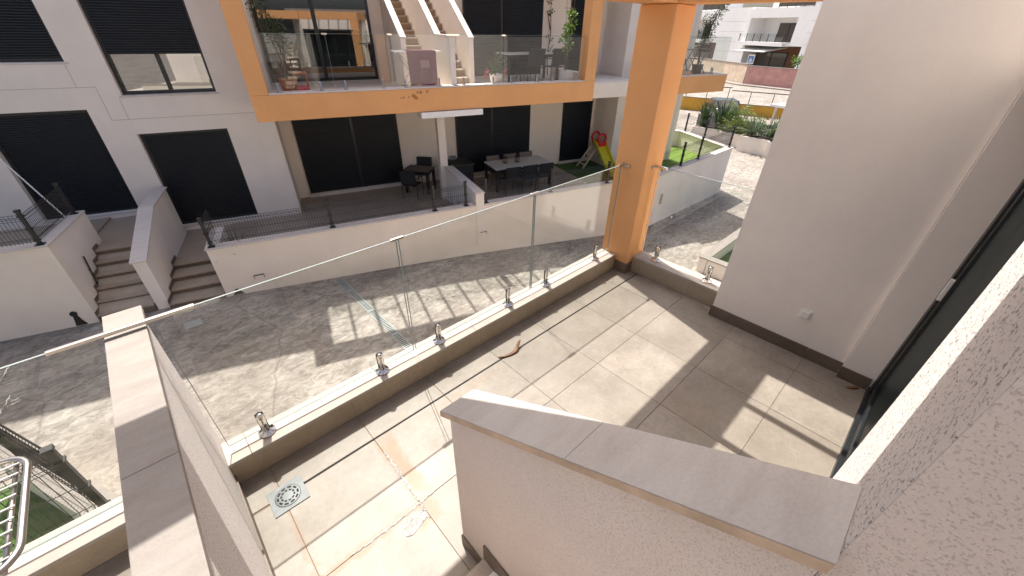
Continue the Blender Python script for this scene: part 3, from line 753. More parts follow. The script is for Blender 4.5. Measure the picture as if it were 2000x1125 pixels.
# ---------------------------------------------------------------- patio, low walls and stairs on the lane
pt = structure(MB().box(-2.42,10.05,9.1,13.39,-2.4,-2.06), 'patio_floor', M['step_tile'], opp=True)
for i in range(20):
    for j in range(7):
        a = -2.42+.62*i; b = 9.12+.61*j
        if a+.62 <= 8.4: part(MB().box(a+.003,a+.617,b+.003,min(b+.607,13.385),-2.058,-2.05), 'patio_tile', M['step_tile'], pt)
lw = thing('patio_wall', 'long low white wall with pale coping along the far side of the lane', 'wall', (3,9.1,-2.6), True)
part(MB().prism([(-2.40,-2.55),(2.9,-2.78),(9.6,-3.2),(9.6,-1.38),(-2.40,-1.38)],'y',9.0,9.2), 'wall', SC, lw)
for a, b in ((-2.42,-.8),(-.8,.9),(.9,2.2),(2.2,3.40),(3.66,5.2),(5.2,6.9),(6.9,8.4),(8.4,9.6)): part(MB().box(a+.002,b-.002,8.97,9.23,-1.379,-1.345), 'coping_slab', M['coping_pale'], lw, bevel=.004)
part(MB().box(-2.40,-2.2,9.2,10.1,-2.5,-1.38), 'end_wall', SC, lw); part(MB().box(-2.42,-2.18,9.232,10.1,-1.379,-1.345), 'coping_slab', M['coping_pale'], lw)
pw = thing('patio_partition', 'white partition wall with sloping coping dividing the two patios', 'wall', (3.5,10,-2), True)
part(MB().box(3.42,3.64,8.985,11.5,-2.5,-1.06), 'wall', SW, pw); part(MB().box(3.40,3.66,8.955,11.499,-1.059,-1.03), 'coping_slab', M['coping_pale'], pw, bevel=.004)
for u_, lb in ((-1.69,'small recessed wall lamp near the left end of the low white wall'),(3.59,'small recessed wall lamp below the patio partition')):
    t = thing('wall_lamp', lb, 'wall lamp', (u_,8.99,-2.2), True)
    part(MB().box(u_-.088,u_+.088,8.992,8.9985,-2.21,-2.13), 'cover', SW, t)
    part(MB().box(u_-.10,u_+.10,8.97,8.9985,-2.129,-2.115).box(u_-.10,u_-.089,8.985,8.9985,-2.21,-2.129).box(u_+.089,u_+.10,8.985,8.9985,-2.21,-2.129), 'frame', M['drain_metal'], t)
wr = thing('garden_wall_right', 'white garden wall bending away beside the lane right of the pillar', 'wall', (12,10,-3), True)
def seg(parent, a, b, w_, zt, zb, mat=SW, ends=.0):
    A = Vector((*a,0)); B = Vector((*b,0)); d = B-A; L = d.length; X = Matrix.Translation(A) @ Matrix.Rotation(math.atan2(d.y,d.x),4,'Z')
    part(MB().box(0,L,0,w_,zb,zt-.03).xf(X), 'wall', mat, parent); part(MB().box(-.02,L+.02,-.03,w_+.03,zt-.029,zt).xf(X), 'coping_slab', M['coping_pale'], parent, bevel=.004)
seg(wr, (9.6,9.0), (14.85,10.56), .2, -1.35, -3.3); seg(wr, (14.85,10.62), (15.4,13.6), .2, -1.36, -3.3); 
seg(wr, (13.2,15.1), (15.3,13.6), .2, -1.37, -3.3)
solo(MB().prism([(8.42,9.25),(9.6,9.25),(10.1,9.4),(10.1,13.39),(8.42,13.39)],'z',-2.4,-2.03), 'play_lawn', M['turf'], 'artificial turf in a shade-dark tone under the toy slide', 'lawn', (9.2,11,-2.4), True)  # part of the lawn split off, its shade put into the darker green
lg = MB().prism([(10.105,9.42),(14.8,10.8),(15.3,13.5),(13.3,15),(13.2,12.09),(10.105,12.09)],'z',-2.4,-2.03)
solo(lg, 'patio_lawn', M['lawn_sunlit'], 'artificial lawn in a sunlit tone behind the garden wall right of the pillar', 'lawn', (11,11,-2.4), True)
# left unit: wall, stairs, middle wall
lfl = structure(MB().box(-14,-4.72,9.2,12.1,-2.6,-1.46).box(-4.72,-3.62,10.3,12.1,-2.6,-1.5), 'entrance_landing', M['step_tile'], opp=True)
rfl = structure(MB().box(-3.40,-2.42,10.1,12.1,-2.6,-2.062), 'patio_landing', M['step_tile'], opp=True)
ll = thing('entrance_wall', 'white retaining wall with coping left of the lane stairs', 'wall', (-8,9.1,-2.5), True)
part(MB().box(-14,-4.52,9.0,9.2,-2.7,-.83), 'wall', SC, ll); part(MB().box(-14,-4.50,8.97,9.23,-.829,-.80), 'coping_slab', M['coping_pale'], ll)
part(MB().box(-4.70,-4.52,9.2,10.7,-2.6,-.83), 'return_wall', SW, ll); part(MB().box(-4.72,-4.50,9.232,10.7,-.829,-.80), 'coping_slab', M['coping_pale'], ll)
sl_ = thing('entrance_staircase', 'left stone stair flight rising from the lane beside the retaining wall', 'stairs', (-4,9.6,-2.5), True)
for i in range(6):
    v1 = 9.0+.24*i; z1 = -2.5+.167*(i+1)
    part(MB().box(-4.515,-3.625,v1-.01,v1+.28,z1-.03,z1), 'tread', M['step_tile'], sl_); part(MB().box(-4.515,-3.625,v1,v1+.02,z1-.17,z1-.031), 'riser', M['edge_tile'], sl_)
part(MB().prism([(9.02,-2.6),(9.02,-2.37),(10.3,-1.54),(10.3,-2.6)],'x',-4.51,-3.63), 'core', M['step_tile'], sl_)
for i in range(6):
    v1 = 9.0+.24*i; z1 = -2.5+.167*(i+1)
    part(MB().prism([(v1-.02,z1-.17),(v1-.02,z1+.07),(v1+.22,z1+.07),(v1+.22,z1-.17)],'x',-4.516,-4.505), 'skirting_tile', M['edge_tile'], sl_)
sr_ = thing('patio_staircase', 'right stone stair flight rising from the lane to the patio', 'stairs', (-3,9.6,-2.5), True)
for i in range(4):
    v1 = 8.98+.37*i; z1 = -2.5+.112*(i+1)
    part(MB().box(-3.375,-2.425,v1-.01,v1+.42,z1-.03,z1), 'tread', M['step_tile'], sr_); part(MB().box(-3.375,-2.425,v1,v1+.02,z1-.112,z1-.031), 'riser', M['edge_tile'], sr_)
    part(MB().box(-3.379,-3.37,v1-.02,v1+.35,z1-.1,z1+.08), 'skirting_tile', M['edge_tile'], sr_)
mw = thing('stair_divider', 'white divider wall with bent stone coping between the two lane stairs', 'wall', (-3.5,9.5,-2.5), True)
part(MB().prism([(9.02,-2.6),(9.02,-1.41),(10.6,-.90),(11.9,-.90),(11.9,-2.6)],'x',-3.60,-3.39), 'wall', SW, mw)
part(MB().prism([(8.99,-1.405),(10.6,-.885),(10.6,-.855),(8.99,-1.375)],'x',-3.63,-3.36), 'coping_slab', M['coping_pale'], mw, bevel=.004)
part(MB().prism([(10.605,-.885),(11.95,-.885),(11.95,-.855),(10.605,-.855)],'x',-3.63,-3.36), 'coping_slab', M['coping_pale'], mw, bevel=.004)
t = thing('wall_bar', 'slim upright black bar on the wall beside the left lane stairs', 'bar', (-4.49,9.6,-1.9), True)
part(MB().tube([(-4.49,9.70,-1.38),(-4.49,9.64,-1.65),(-4.49,9.57,-1.95)],.014,8), 'rail', M['black_metal'], t, True); part(MB().tube([(-4.515,9.64,-1.65),(-4.49,9.64,-1.65)],.01,6), 'bracket', M['black_metal'], t)
plain('damp_stain', (.035,.025,.018), .9)
t = thing('drain_spout', 'black round drain outlet with dark stain at the foot of the left wall', 'drain', (-4.8,8.99,-2.3), True)
part(MB().lathe([(.055,0),(.055,.02),(.04,.022)], n=14).xf(Matrix.Translation((-4.80,8.999,-2.20)) @ Matrix.Rotation(rad(90),4,'X')), 'pipe', M['black_metal'], t)
part(MB().prism([(-4.83,-2.22),(-4.77,-2.22),(-4.74,-2.36),(-4.70,-2.47),(-4.88,-2.47),(-4.85,-2.34)],'y',8.9955,8.9985), 'stain', M['damp_stain'], t)
t = thing('drain_outlet', 'small black drain hole at the left foot of the low white wall', 'drain', (-2.18,8.99,-2.42), True)
part(MB().lathe([(.045,0),(.045,.02),(.03,.022)], n=14).xf(Matrix.Translation((-2.18,8.999,-2.40)) @ Matrix.Rotation(rad(90),4,'X')), 'pipe', M['black_metal'], t)
part(MB().prism([(-2.22,-2.41),(-2.13,-2.41),(-2.06,-2.50),(-2.28,-2.50)],'y',8.9955,8.9985), 'stain', M['damp_stain'], t)
# white broom leaning by the left door, and railings
t = thing('broom', 'long pale broom stick leaning in front of the left dark shutter', 'broom', (-5.2,11.4,-1.46), True)
part(MB().tube([(-5.72,11.75,.15),(-5.05,11.35,-1.38)],.014,6), 'stick', M['plastic_white'], t); part(MB().box(-5.15,-4.9,11.25,11.40,-1.458,-1.36), 'brush', M['drain_metal'], t)
t = thing('dust_basket', 'round wire basket on the left entrance landing', 'basket', (-4.95,11.0,-1.46), True)
part(MB().lathe([(.12,0),(.16,.2),(.165,.21),(.15,.2),(.11,.01)], (-4.95,10.95,-1.458), 14), 'bowl', M['drain_metal'], t, True); part(MB().tube([(-4.95+.165*math.cos(a*.5),10.95+.165*math.sin(a*.5),-1.25) for a in range(13)],.012,6,True), 'rim', M['black_metal'], t)

# wire fences on the low walls
def ofence(name, label, pts, posts, z0, H, panels=None):
    t = thing(name, label, 'fence', (pts[0][0],pts[0][1],z0), True)
    for (u, v) in posts: post(t, u, v, z0, z0+H)
    for a, b in zip(pts, pts[1:]): wire_panel(t, a, b, z0+.03, z0+H-.08)
    return t
ofence('patio_fence', 'low black wire fence on the wall of the left patio', [(-2.30,9.8),(-2.30,9.07),(0,9.07),(2.36,9.07),(3.2,9.07)], [(-2.30,9.07),(0,9.07),(2.36,9.07),(3.18,9.07)], -1.345, .62)
ofence('patio_fence', 'low black wire fence in front of the long dining table', [(3.72,9.07),(5.66,9.07),(7.6,9.07),(9.6,9.1)], [(3.72,9.07),(5.66,9.07),(7.6,9.07),(9.55,9.1)], -1.345, .62)
ofence('entrance_fence', 'black wire fence on the retaining wall at the left edge', [(-8,9.07),(-4.62,9.07),(-4.62,10.6)], [(-6.9,9.07),(-4.62,9.07),(-4.62,10.55)], -.80, .62)
ofence('garden_fence_right', 'black wire fence on the bending garden wall right of the pillar', [(9.8,9.15),(11.0,9.52),(12.9,10.08),(14.7,10.6)], [(11.0,9.52),(12.2,9.88),(14.7,10.62)], -1.35, .75)
ofence('garden_end_fence', 'black wire fence at the far end of the sunlit-toned lawn', [(14.9,10.8),(15.35,13.5),(13.3,15.0)], [(15.1,12.2),(15.35,13.5),(14.3,14.3)], -1.36, .75)

# street furniture in the lane
dc = thing('drain_channel', 'long slotted metal drain channel crossing the lane', 'drain', W(0,8,-2.6), False)
C0 = Vector((2.45,8.66,0)); C1 = Vector((2.42,5.2,0))
zq = lambda y: zxy(2.44,y)
x0_, x1_ = 2.37, 2.53
ch = MB()
def strip(m, xa, xb, ya, yb, h0, h1):
    m.add([(xa,ya,zxy(xa,ya)+h0),(xb,ya,zxy(xb,ya)+h0),(xb,yb,zxy(xb,yb)+h0),(xa,yb,zxy(xa,yb)+h0),(xa,ya,zxy(xa,ya)+h1),(xb,ya,zxy(xb,ya)+h1),(xb,yb,zxy(xb,yb)+h1),(xa,yb,zxy(xa,yb)+h1)],[(0,3,2,1),(4,5,6,7),(0,1,5,4),(1,2,6,5),(2,3,7,6),(3,0,4,7)])
strip(ch, x0_+.018, x1_-.018, 5.2, 8.55, .0005, .0025)
part(ch, 'channel', M['black_gap'], dc)
for a, b in ((x0_,x0_+.018),(x1_-.018,x1_)): m = MB(); strip(m, a, b, 5.2, 8.55, .001, .012); part(m, 'edge_rail', M['grate_grey'], dc)
m = MB()
for i in range(66):
    y = 5.22+.0505*i; strip(m, x0_+.018, x1_-.018, y, y+.026, .003, .010)
part(m, 'grate_bars', M['grate_grey'], dc, kind='stuff')
for y in (5.9,6.9,7.9): m = MB(); strip(m, x0_+.018, x1_-.018, y, y+.03, .003, .0115); part(m, 'cross_bar', M['grate_grey'], dc)
m = MB(); strip(m, -.52, -.24, 8.55, 8.80, .002, .008); solo(m, 'manhole_cover', M['grate_grey'], 'pale grey square access cover in the lane left of the drain channel', 'manhole cover', (-.38,8.68,-2.55))

# ================================================================== FURNITURE ON THE PATIOS
def make_chair(name, label, frame, cloth, group, wood=False):
    t = thing(name, label, 'chair', (0,0,0), local=True, group=group)
    part(MB().box(-.23,.23,-.22,.22,.405,.43), 'seat', cloth, t, bevel=.006)
    part(MB().prism([(-.22,.46),(-.20,.46),(-.27,.86),(-.29,.86)],'x',-.225,.225), 'backrest', cloth, t)
    for sx in (-1,1):
        part(MB().tube([(sx*.245,.22,0),(sx*.245,.22,.62)],.014,6), 'leg', frame, t); part(MB().tube([(sx*.245,-.21,0),(sx*.245,-.20,.45),(sx*.245,-.285,.87)],.014,6), 'leg', frame, t)
        part(MB().box(sx*.245-.02,sx*.245+.02,-.23,.24,.62,.64), 'armrest', frame, t)
    part(MB().tube([(-.245,-.285,.865),(.245,-.285,.865)],.014,6), 'top_rail', frame, t)
    return t
c0 = make_chair('patio_chair', 'leftmost black chair in front of the long dining table', M['black_metal'], M['black_fabric'], 'black chairs around the long table')
place(c0, (5.48,11.30,-2.05), True, 0)
for u, lb in ((6.10,'middle black chair in front of the long dining table'),(6.68,'rightmost black chair in front of the long dining table')):
    place(copy_tree(c0), (u,11.30,-2.05), True, rad(random.uniform(-4,4)), lb)
c1 = make_chair('dining_chair', 'leftmost tan chair behind the long dining table', M['black_metal'], M['wicker_tan'], 'tan chairs behind the long table')
place(c1, (5.44,12.28,-2.05), True, rad(180))
for u, lb in ((6.08,'middle tan chair behind the long dining table'),(6.69,'rightmost tan chair behind the long dining table')):
    place(copy_tree(c1), (u,12.28,-2.05), True, rad(180+random.uniform(-4,4)), lb)
def table(name, label, L, D, H, top, frame, slats=0):
    t = thing(name, label, 'table', (0,0,0), local=True)
    if slats:
        for i in range(slats):
            y = -D/2+D*i/slats; part(MB().box(-L/2,L/2,y+.004,y+D/slats-.004,H-.025,H), 'slat', top, t)
    else: part(MB().box(-L/2,L/2,-D/2,D/2,H-.03,H), 'tabletop', top, t, bevel=.004)
    part(MB().box(-L/2+.03,L/2-.03,-D/2+.03,-D/2+.06,H-.10,H-.031).box(-L/2+.03,L/2-.03,D/2-.06,D/2-.03,H-.10,H-.031).box(-L/2+.03,-L/2+.06,-D/2+.06,D/2-.06,H-.10,H-.031).box(L/2-.06,L/2-.03,-D/2+.06,D/2-.06,H-.10,H-.031), 'apron', frame, t)
    for sx in (-1,1):
        for sy_ in (-1,1):
            x = sx*(L/2-.05); y = sy_*(D/2-.05); part(MB().box(x-.03,x+.03,y-.03,y+.03,0,H-.031), 'leg', frame, t)
    return t
place(table('dining_table','long dining table with white top and black legs on the right patio',2.05,1.0,.75,M['table_white'],M['black_metal']), (6.07,11.89,-2.05))
place(table('side_table','small black slatted table on the left patio',.85,.64,.73,M['black_metal'],M['black_metal'],7), (2.88,12.55,-2.05), True, rad(-38))
c2 = make_chair('slat_chair','black chair behind the small slatted table',M['black_metal'],M['black_fabric'],'black chairs at the small table')
place(c2, (3.12,13.02,-2.05), True, rad(150)); place(copy_tree(c2), (2.52,12.12,-2.05), True, rad(-38), 'black chair tucked in front of the small slatted table')
for u, v, lb in ((5.62,11.95,'left small lantern on the long dining table'),(6.04,11.9,'right small lantern on the long dining table')):
    t = thing('lantern', lb, 'lantern', (u,v,-1.3), True, group='lanterns on the long table')
    part(MB().box(u-.06,u+.06,v-.06,v+.06,-1.299,-1.28), 'base', M['black_metal'], t); part(MB().box(u-.06,u+.06,v-.06,v+.06,-1.12,-1.10), 'roof', M['black_metal'], t)
    for sx in (-1,1):
        for s2 in (-1,1): part(MB().box(u+sx*.05-.008,u+sx*.05+.008,v+s2*.05-.008,v+s2*.05+.008,-1.28,-1.12), 'bar', M['black_metal'], t)
    part(MB().lathe([(.025,-1.279),(.025,-1.19)], (u,v,0), 10), 'candle', M['lamp_amber'], t); part(MB().tube([(u-.04,v,-1.10),(u,v,-1.05),(u+.04,v,-1.10)],.006,5), 'handle', M['black_metal'], t)
t = thing('barbecue_cabinet', 'black covered cabinet beside the patio partition', 'cabinet', (4.15,12.2,-2.05), True)
part(MB().box(3.86,4.45,11.82,12.62,-2.0,-1.20), 'body', M['black_fabric'], t, bevel=.02); part(MB().box(3.83,4.48,11.79,12.65,-1.199,-1.15), 'lid', M['black_metal'], t, bevel=.015)
part(MB().box(3.9,3.96,11.86,11.92,-2.05,-2.0).box(4.35,4.41,11.86,11.92,-2.05,-2.0), 'foot', M['black_metal'], t)
t = thing('portable_radio', 'small grey radio standing on the black cabinet', 'radio', (4.0,12.5,-1.15), True)
part(MB().box(3.88,4.10,12.42,12.54,-1.149,-1.03), 'body', M['drain_metal'], t, bevel=.01); part(MB().tube([(3.9,12.48,-1.03),(3.9,12.48,-.98),(4.08,12.48,-.98),(4.08,12.48,-1.03)],.008,6), 'handle', M['plastic_white'], t)
t = thing('storage_box', 'low wooden box under the near end of the long table', 'box', (4.75,12.2,-2.05), True)
part(MB().box(4.55,4.95,12.15,12.45,-2.049,-1.72), 'body', M['wicker_tan'], t, bevel=.008); part(MB().box(4.53,4.97,12.13,12.47,-1.719,-1.69), 'lid', M['beige_plastic'], t, bevel=.006)

# child's slide
t = thing('toy_slide', 'yellow and red plastic toy slide with beige ladder on the shade-toned lawn', 'slide', (9.6,12,-2.03), True)
prof = [(12.70,-1.17),(12.50,-1.19),(12.2,-1.40),(11.8,-1.66),(11.45,-1.86),(11.2,-1.94),(11.05,-1.95)]
def chute(du, name, h0, h1, ua, ub):
    m = MB(); n = len(prof)
    for i, (v, z) in enumerate(prof):
        u = 9.92-.30*(12.70-v)/1.65
        m.v += [Vector((u+ua,v,z+h0)), Vector((u+ub,v,z+h0)), Vector((u+ub,v,z+h1)), Vector((u+ua,v,z+h1))]
    for i in range(n-1):
        for c in range(4): m.f.append([i*4+c, i*4+(c+1)%4, i*4+4+(c+1)%4, i*4+4+c])
    m.f += [[0,1,2,3],[4*n-4,4*n-3,4*n-2,4*n-1]]
    return part(m, name, M['yellow_plastic'], t)
chute(0,'chute',-.03,0,-.20,.20); chute(0,'chute_side',-.03,.11,-.235,-.2); chute(0,'chute_side',-.03,.11,.2,.235)
for s_ in (-1,1):
    du = s_*.2
    part(MB().tube([(9.12,12.62+du,-2.03),(9.5,12.62+du*.9,-1.55),(9.82,12.62+du*.8,-1.16)],.04,8), 'ladder_rail', M['beige_plastic'], t, True)
    lo = [(9.90+.17*math.cos(a),12.66+s_*.2,-1.0+.17*math.sin(a)) for a in [2*math.pi*i/16 for i in range(16)]]
    part(MB().tube(lo,.04,8,True), 'handle_loop', M['red_plastic'], t, True)
    part(MB().box(9.74,10.08,12.62+s_*.2-.035,12.62+s_*.2+.035,-1.28,-1.12), 'handle_base', M['red_plastic'], t, bevel=.02)
for i in range(4):
    f_ = .15+.23*i; part(MB().tube([(9.12+.70*f_,12.42,-2.03+.87*f_),(9.12+.70*f_,12.82,-2.03+.87*f_)],.03,8), 'rung', M['beige_plastic'], t, True)
part(MB().tube([(10.2,12.45,-2.03),(9.95,12.62,-1.2)],.03,6), 'prop', M['black_metal'], t); part(MB().tube([(10.2,12.85,-2.03),(9.95,12.66,-1.2)],.03,6), 'prop', M['black_metal'], t)

# ================================================================== PLANTS
def yucca(base, n, l, name, label, mat='leaf_dark', wd=.03, pot=None, opp=True, elmin=.5):
    t = thing(name, label, 'plant', base, opp)
    m = MB()
    for i in range(n): m.blade((base[0]+random.uniform(-.03,.03), base[1]+random.uniform(-.03,.03), base[2]+.04), random.uniform(0,6.28), random.uniform(elmin,1.4), l*random.uniform(.6,1.1), wd, random.uniform(.3,1.3))
    part(m, 'leaves', M[mat], t); part(MB().lathe([(.04,0),(.05,.05),(.03,.09)], base, 10), 'stem', M['bark'], t)
    return t
yucca((-1.95,9.42,-2.05+.0), 70, .80, 'spiky_plant', 'spiky green plant behind the left end of the patio fence', wd=.035, elmin=.9)
yucca((3.02,9.40,-2.05), 70, .80, 'spiky_plant', 'spiky green plant in the corner beside the patio partition', wd=.035, elmin=.9)
def bush(parent, mat, pts, nl, l, wd, rad_, name='foliage'):
    m = MB()
    for c in pts:
        for i in range(nl):
            d = Vector((random.gauss(0,1),random.gauss(0,1),random.gauss(0,1))).normalized(); p_ = Vector(c)+d*rad_*random.uniform(.1,1)
            m.leaf(p_, d+Vector((0,0,random.uniform(-.7,.5))), l*random.uniform(.6,1.2), wd)
    return part(m, name, mat, parent)
def stems(parent, lines, r, mat=None, name='stem'):
    for ln in lines: part(MB().tube(ln, r, 6, r2=r*.4), name, mat or M['bark'], parent, True)
# olive like shrub at the left end of the balcony
t = thing('potted_shrub', 'leafy dark shrub in a terracotta pot at the left end of the orange balcony', 'plant', (-.2,11.2,1.1), True)
part(MB().lathe([(.13,0),(.19,.3),(.2,.33),(.17,.33),(.15,.28)], (-.15,11.15,1.1), 14), 'pot', M['terracotta'], t, True)
stems(t, [[(-.15,11.15,1.4),(-.2,11.15,1.9),(-.32,11.2,2.4),(-.30,11.2,3.1)],[(-.15,11.15,1.6),(-.05,11.2,2.1),(-.1,11.2,2.5)]], .02)
bush(t, M['leaf_olive'], [(-.32,11.2,3.05),(-.38,11.15,2.75),(-.25,11.2,2.5),(-.08,11.2,2.45),(-.18,11.15,2.2),(-.05,11.1,2.05),(-.30,11.2,2.35),(-.12,11.1,2.3)], 60, .10, .025, .18)
t = thing('orange_stool', 'small orange stool with a pink cloth on the left side of the balcony', 'stool', (.12,11.0,1.1), True)
part(MB().box(-.02,.26,10.9,11.16,1.52,1.56), 'seat', M['terracotta'], t, bevel=.01)
for sx in (0,.24):
    for s2 in (10.92,11.14): part(MB().tube([(sx,s2,1.1),(sx+.0,s2,1.52)],.018,6), 'leg', M['terracotta'], t)
part(MB().box(.02,.24,10.895,10.9,1.18,1.30), 'cloth', M['pink_flower'], t)
t = thing('balcony_drying_rack', 'white drying rack on the balcony in front of the stairs', 'clothes rack', (2.7,10.9,1.1), True)
part(MB().tube([(2.18,10.65,1.95),(3.28,10.65,1.95),(3.28,11.15,1.95),(2.18,11.15,1.95)],.012,6,True), 'frame', M['plastic_white'], t)
for i in range(6): part(MB().tube([(2.18,10.72+.07*i,1.95),(3.28,10.72+.07*i,1.95)],.005,5), 'wire', M['plastic_white'], t)
for s2 in (10.68,11.12): part(MB().tube([(2.3,s2,1.95),(2.9,s2,1.1)],.012,6), 'leg', M['brushed_steel'], t); part(MB().tube([(2.95,s2,1.95),(2.3,s2,1.1)],.012,6), 'leg', M['brushed_steel'], t)
t = thing('towel', 'dark pink towel hanging over the balcony drying rack', 'towel', (2.85,10.65,1.2), True)
m = MB(); N1, N2 = 16, 14
for j in range(N2+1):
    for i in range(N1+1):
        a = i/N1; b = j/N2
        u = 2.46+.02*b+.70*a*(1-.03*b); z = 1.965-.72*b+.02*math.sin(a*7)*b; v = 10.63-.012-.03*b*math.sin(a*9+1)-.012*math.sin(a*23+b*3)*b
        m.v.append(Vector((u,v,z)))
for j in range(N2):
    for i in range(N1): m.f.append([j*(N1+1)+i, j*(N1+1)+i+1, (j+1)*(N1+1)+i+1, (j+1)*(N1+1)+i])
n0 = len(m.v); m.v += [p+Vector((0,.012,0)) for p in m.v]; m.f += [[n0+i for i in f[::-1]] for f in m.f]
part(m, 'cloth', M['towel'], t, True)
part(MB().box(2.75,2.97,10.57,10.578,1.62,1.78), 'label_patch', M['towel_pale'], t)
part(MB().box(2.47,3.16,10.64,11.0,1.966,1.974), 'fold', M['towel'], t)
# white pot with flowers
t = thing('flower_pot', 'white round pot with green bush and red flowers on the balcony', 'plant', (4.78,10.75,1.1), True)
part(MB().lathe([(.12,0),(.17,.30),(.18,.33),(.16,.33),(.14,.28)], (4.78,10.75,1.1), 18), 'pot', M['pot_white'], t, True)
bush(t, M['leaf_dark'], [(4.78,10.75,1.55),(4.68,10.72,1.65),(4.88,10.72,1.65),(4.80,10.75,1.78),(4.62,10.7,1.5),(4.94,10.72,1.5)], 45, .08, .04, .13)
bush(t, M['pink_flower'], [(4.48,10.65,1.5),(4.47,10.66,1.38),(5.02,10.66,1.52),(5.0,10.66,1.45)], 14, .045, .04, .04, 'flower')
stems(t, [[(4.78,10.75,1.4),(4.76,10.75,1.7)],[(4.72,10.73,1.4),(4.48,10.65,1.5)],[(4.85,10.73,1.4),(5.02,10.66,1.52)]], .01)
# square pot with climber and trellis
t = thing('climbing_plant', 'climbing plant with pale green leaves in a square white pot on a trellis', 'plant', (7.0,10.8,1.1), True)
part(MB().prism([(6.84,10.64),(7.12,10.64),(7.12,10.92),(6.84,10.92)],'z',1.1,1.46), 'pot', M['pot_white'], t, bevel=.01)
stems(t, [[(6.95,10.8,1.45),(7.0,10.8,2.0),(6.95,10.8,2.6),(7.05,10.85,3.3)],[(7.0,10.8,1.45),(7.06,10.8,2.2),(7.1,10.82,3.3)],[(6.92,10.8,1.45),(6.9,10.8,2.4),(6.82,10.8,3.3)]], .009)
for z in (2.1,2.5,2.9,3.3): part(MB().tube([(6.80,10.8,z),(7.12,10.8,z)],.006,5), 'trellis_bar', M['bark'], t)
bush(t, M['leaf_bright'], [(6.9,10.78,2.45),(7.0,10.78,2.3),(6.86,10.78,2.2),(7.05,10.8,2.55),(6.95,10.78,2.0),(7.02,10.78,2.1),(7.04,10.8,2.75)], 32, .10, .07, .11)
t = thing('wall_vine', 'thin leafless vine climbing the wall between the upper shutters', 'plant', (7.9,13.3,1.1), True)
stems(t, [[(7.85,13.3,1.1),(7.82,13.35,1.7),(7.92,13.35,2.3),(7.85,13.35,3.4)],[(7.82,13.35,1.7),(8.05,13.35,2.0)],[(7.9,13.35,2.4),(7.75,13.35,2.9)]], .02)
bush(t, M['leaf_olive'], [(7.85,13.3,2.2),(7.86,13.3,2.9),(7.9,13.3,1.7),(7.83,13.3,3.2)], 16, .09, .05, .10)
# upper balcony table and chairs
place(table('balcony_table','pale topped table on the balcony behind the glass railing',1.7,.9,.74,M['table_white'],M['black_metal']), (6.35,11.95,1.1))
c3 = make_chair('balcony_chair','left black mesh chair at the balcony table',M['black_metal'],M['black_fabric'],'black chairs on the balcony')
place(c3, (6.18,11.35,1.1), True, 0); place(copy_tree(c3), (6.92,11.35,1.1), True, rad(3), 'right black mesh chair at the balcony table')
place(copy_tree(c3), (6.45,12.6,1.1), True, rad(180), 'black mesh chair behind the balcony table by the shutter')
# corner balcony: small olive tree, folding table and chair
t = thing('potted_olive', 'small olive tree on the corner balcony right of the pillar', 'tree', (12.3,10.95,1.24), True)
def ol_(l): return [(u+.55,v-.15,z) for u,v,z in l]
part(MB().lathe([(.14,0),(.18,.25),(.19,.27),(.15,.27)], (12.3,10.95,1.24), 14), 'pot', M['black_metal'], t, True)
stems(t, [ol_([(11.75,11.1,1.48),(11.72,11.1,1.9),(11.8,11.1,2.3)]),ol_([(11.75,11.1,2.0),(11.95,11.1,2.6),(12.2,11.1,3.1)]),ol_([(11.8,11.1,2.2),(11.7,11.1,2.7)])], .035, name='trunk')
bush(t, M['leaf_olive'], ol_([(11.75,11.1,2.35),(11.6,11.1,2.4),(11.95,11.1,2.35),(11.8,11.0,2.55),(11.95,11.1,2.65),(12.1,11.1,2.85),(12.22,11.1,3.05),(12.3,11.1,3.2),(11.65,11.1,2.75),(11.7,11.1,2.15),(11.95,11.1,2.1)]), 70, .09, .03, .19, 'crown')
t = thing('folding_table', 'small black folding table on the corner balcony', 'table', (11.45,10.8,1.24), True)
part(MB().lathe([(.28,.70),(.28,.72)], (11.45,10.85,1.24), 20), 'tabletop', M['black_metal'], t)
for s2 in (-.15,.15): part(MB().tube([(11.25,10.85+s2,1.24),(11.65,10.85+s2,1.94)],.015,6), 'leg', M['black_metal'], t); part(MB().tube([(11.65,10.85+s2,1.24),(11.25,10.85+s2,1.94)],.015,6), 'leg', M['black_metal'], t)
t = thing('folding_chair', 'black folding chair on the corner balcony beside the olive tree', 'chair', (12.0,10.7,1.24), True)
for s2 in (10.5,10.85):
    part(MB().tube([(11.75,s2,1.24),(12.15,s2,2.1)],.015,6), 'leg', M['black_metal'], t); part(MB().tube([(12.2,s2,1.24),(11.8,s2,1.68)],.015,6), 'leg', M['black_metal'], t)
for i in range(4): part(MB().box(11.76+.09*i,11.83+.09*i,10.48,10.87,1.68,1.70), 'seat_slat', M['black_metal'], t)
part(MB().box(12.10,12.115,10.49,10.86,1.88,1.95), 'back_slat', M['black_metal'], t); part(MB().box(12.14,12.155,10.49,10.86,1.99,2.08), 'back_slat', M['black_metal'], t)

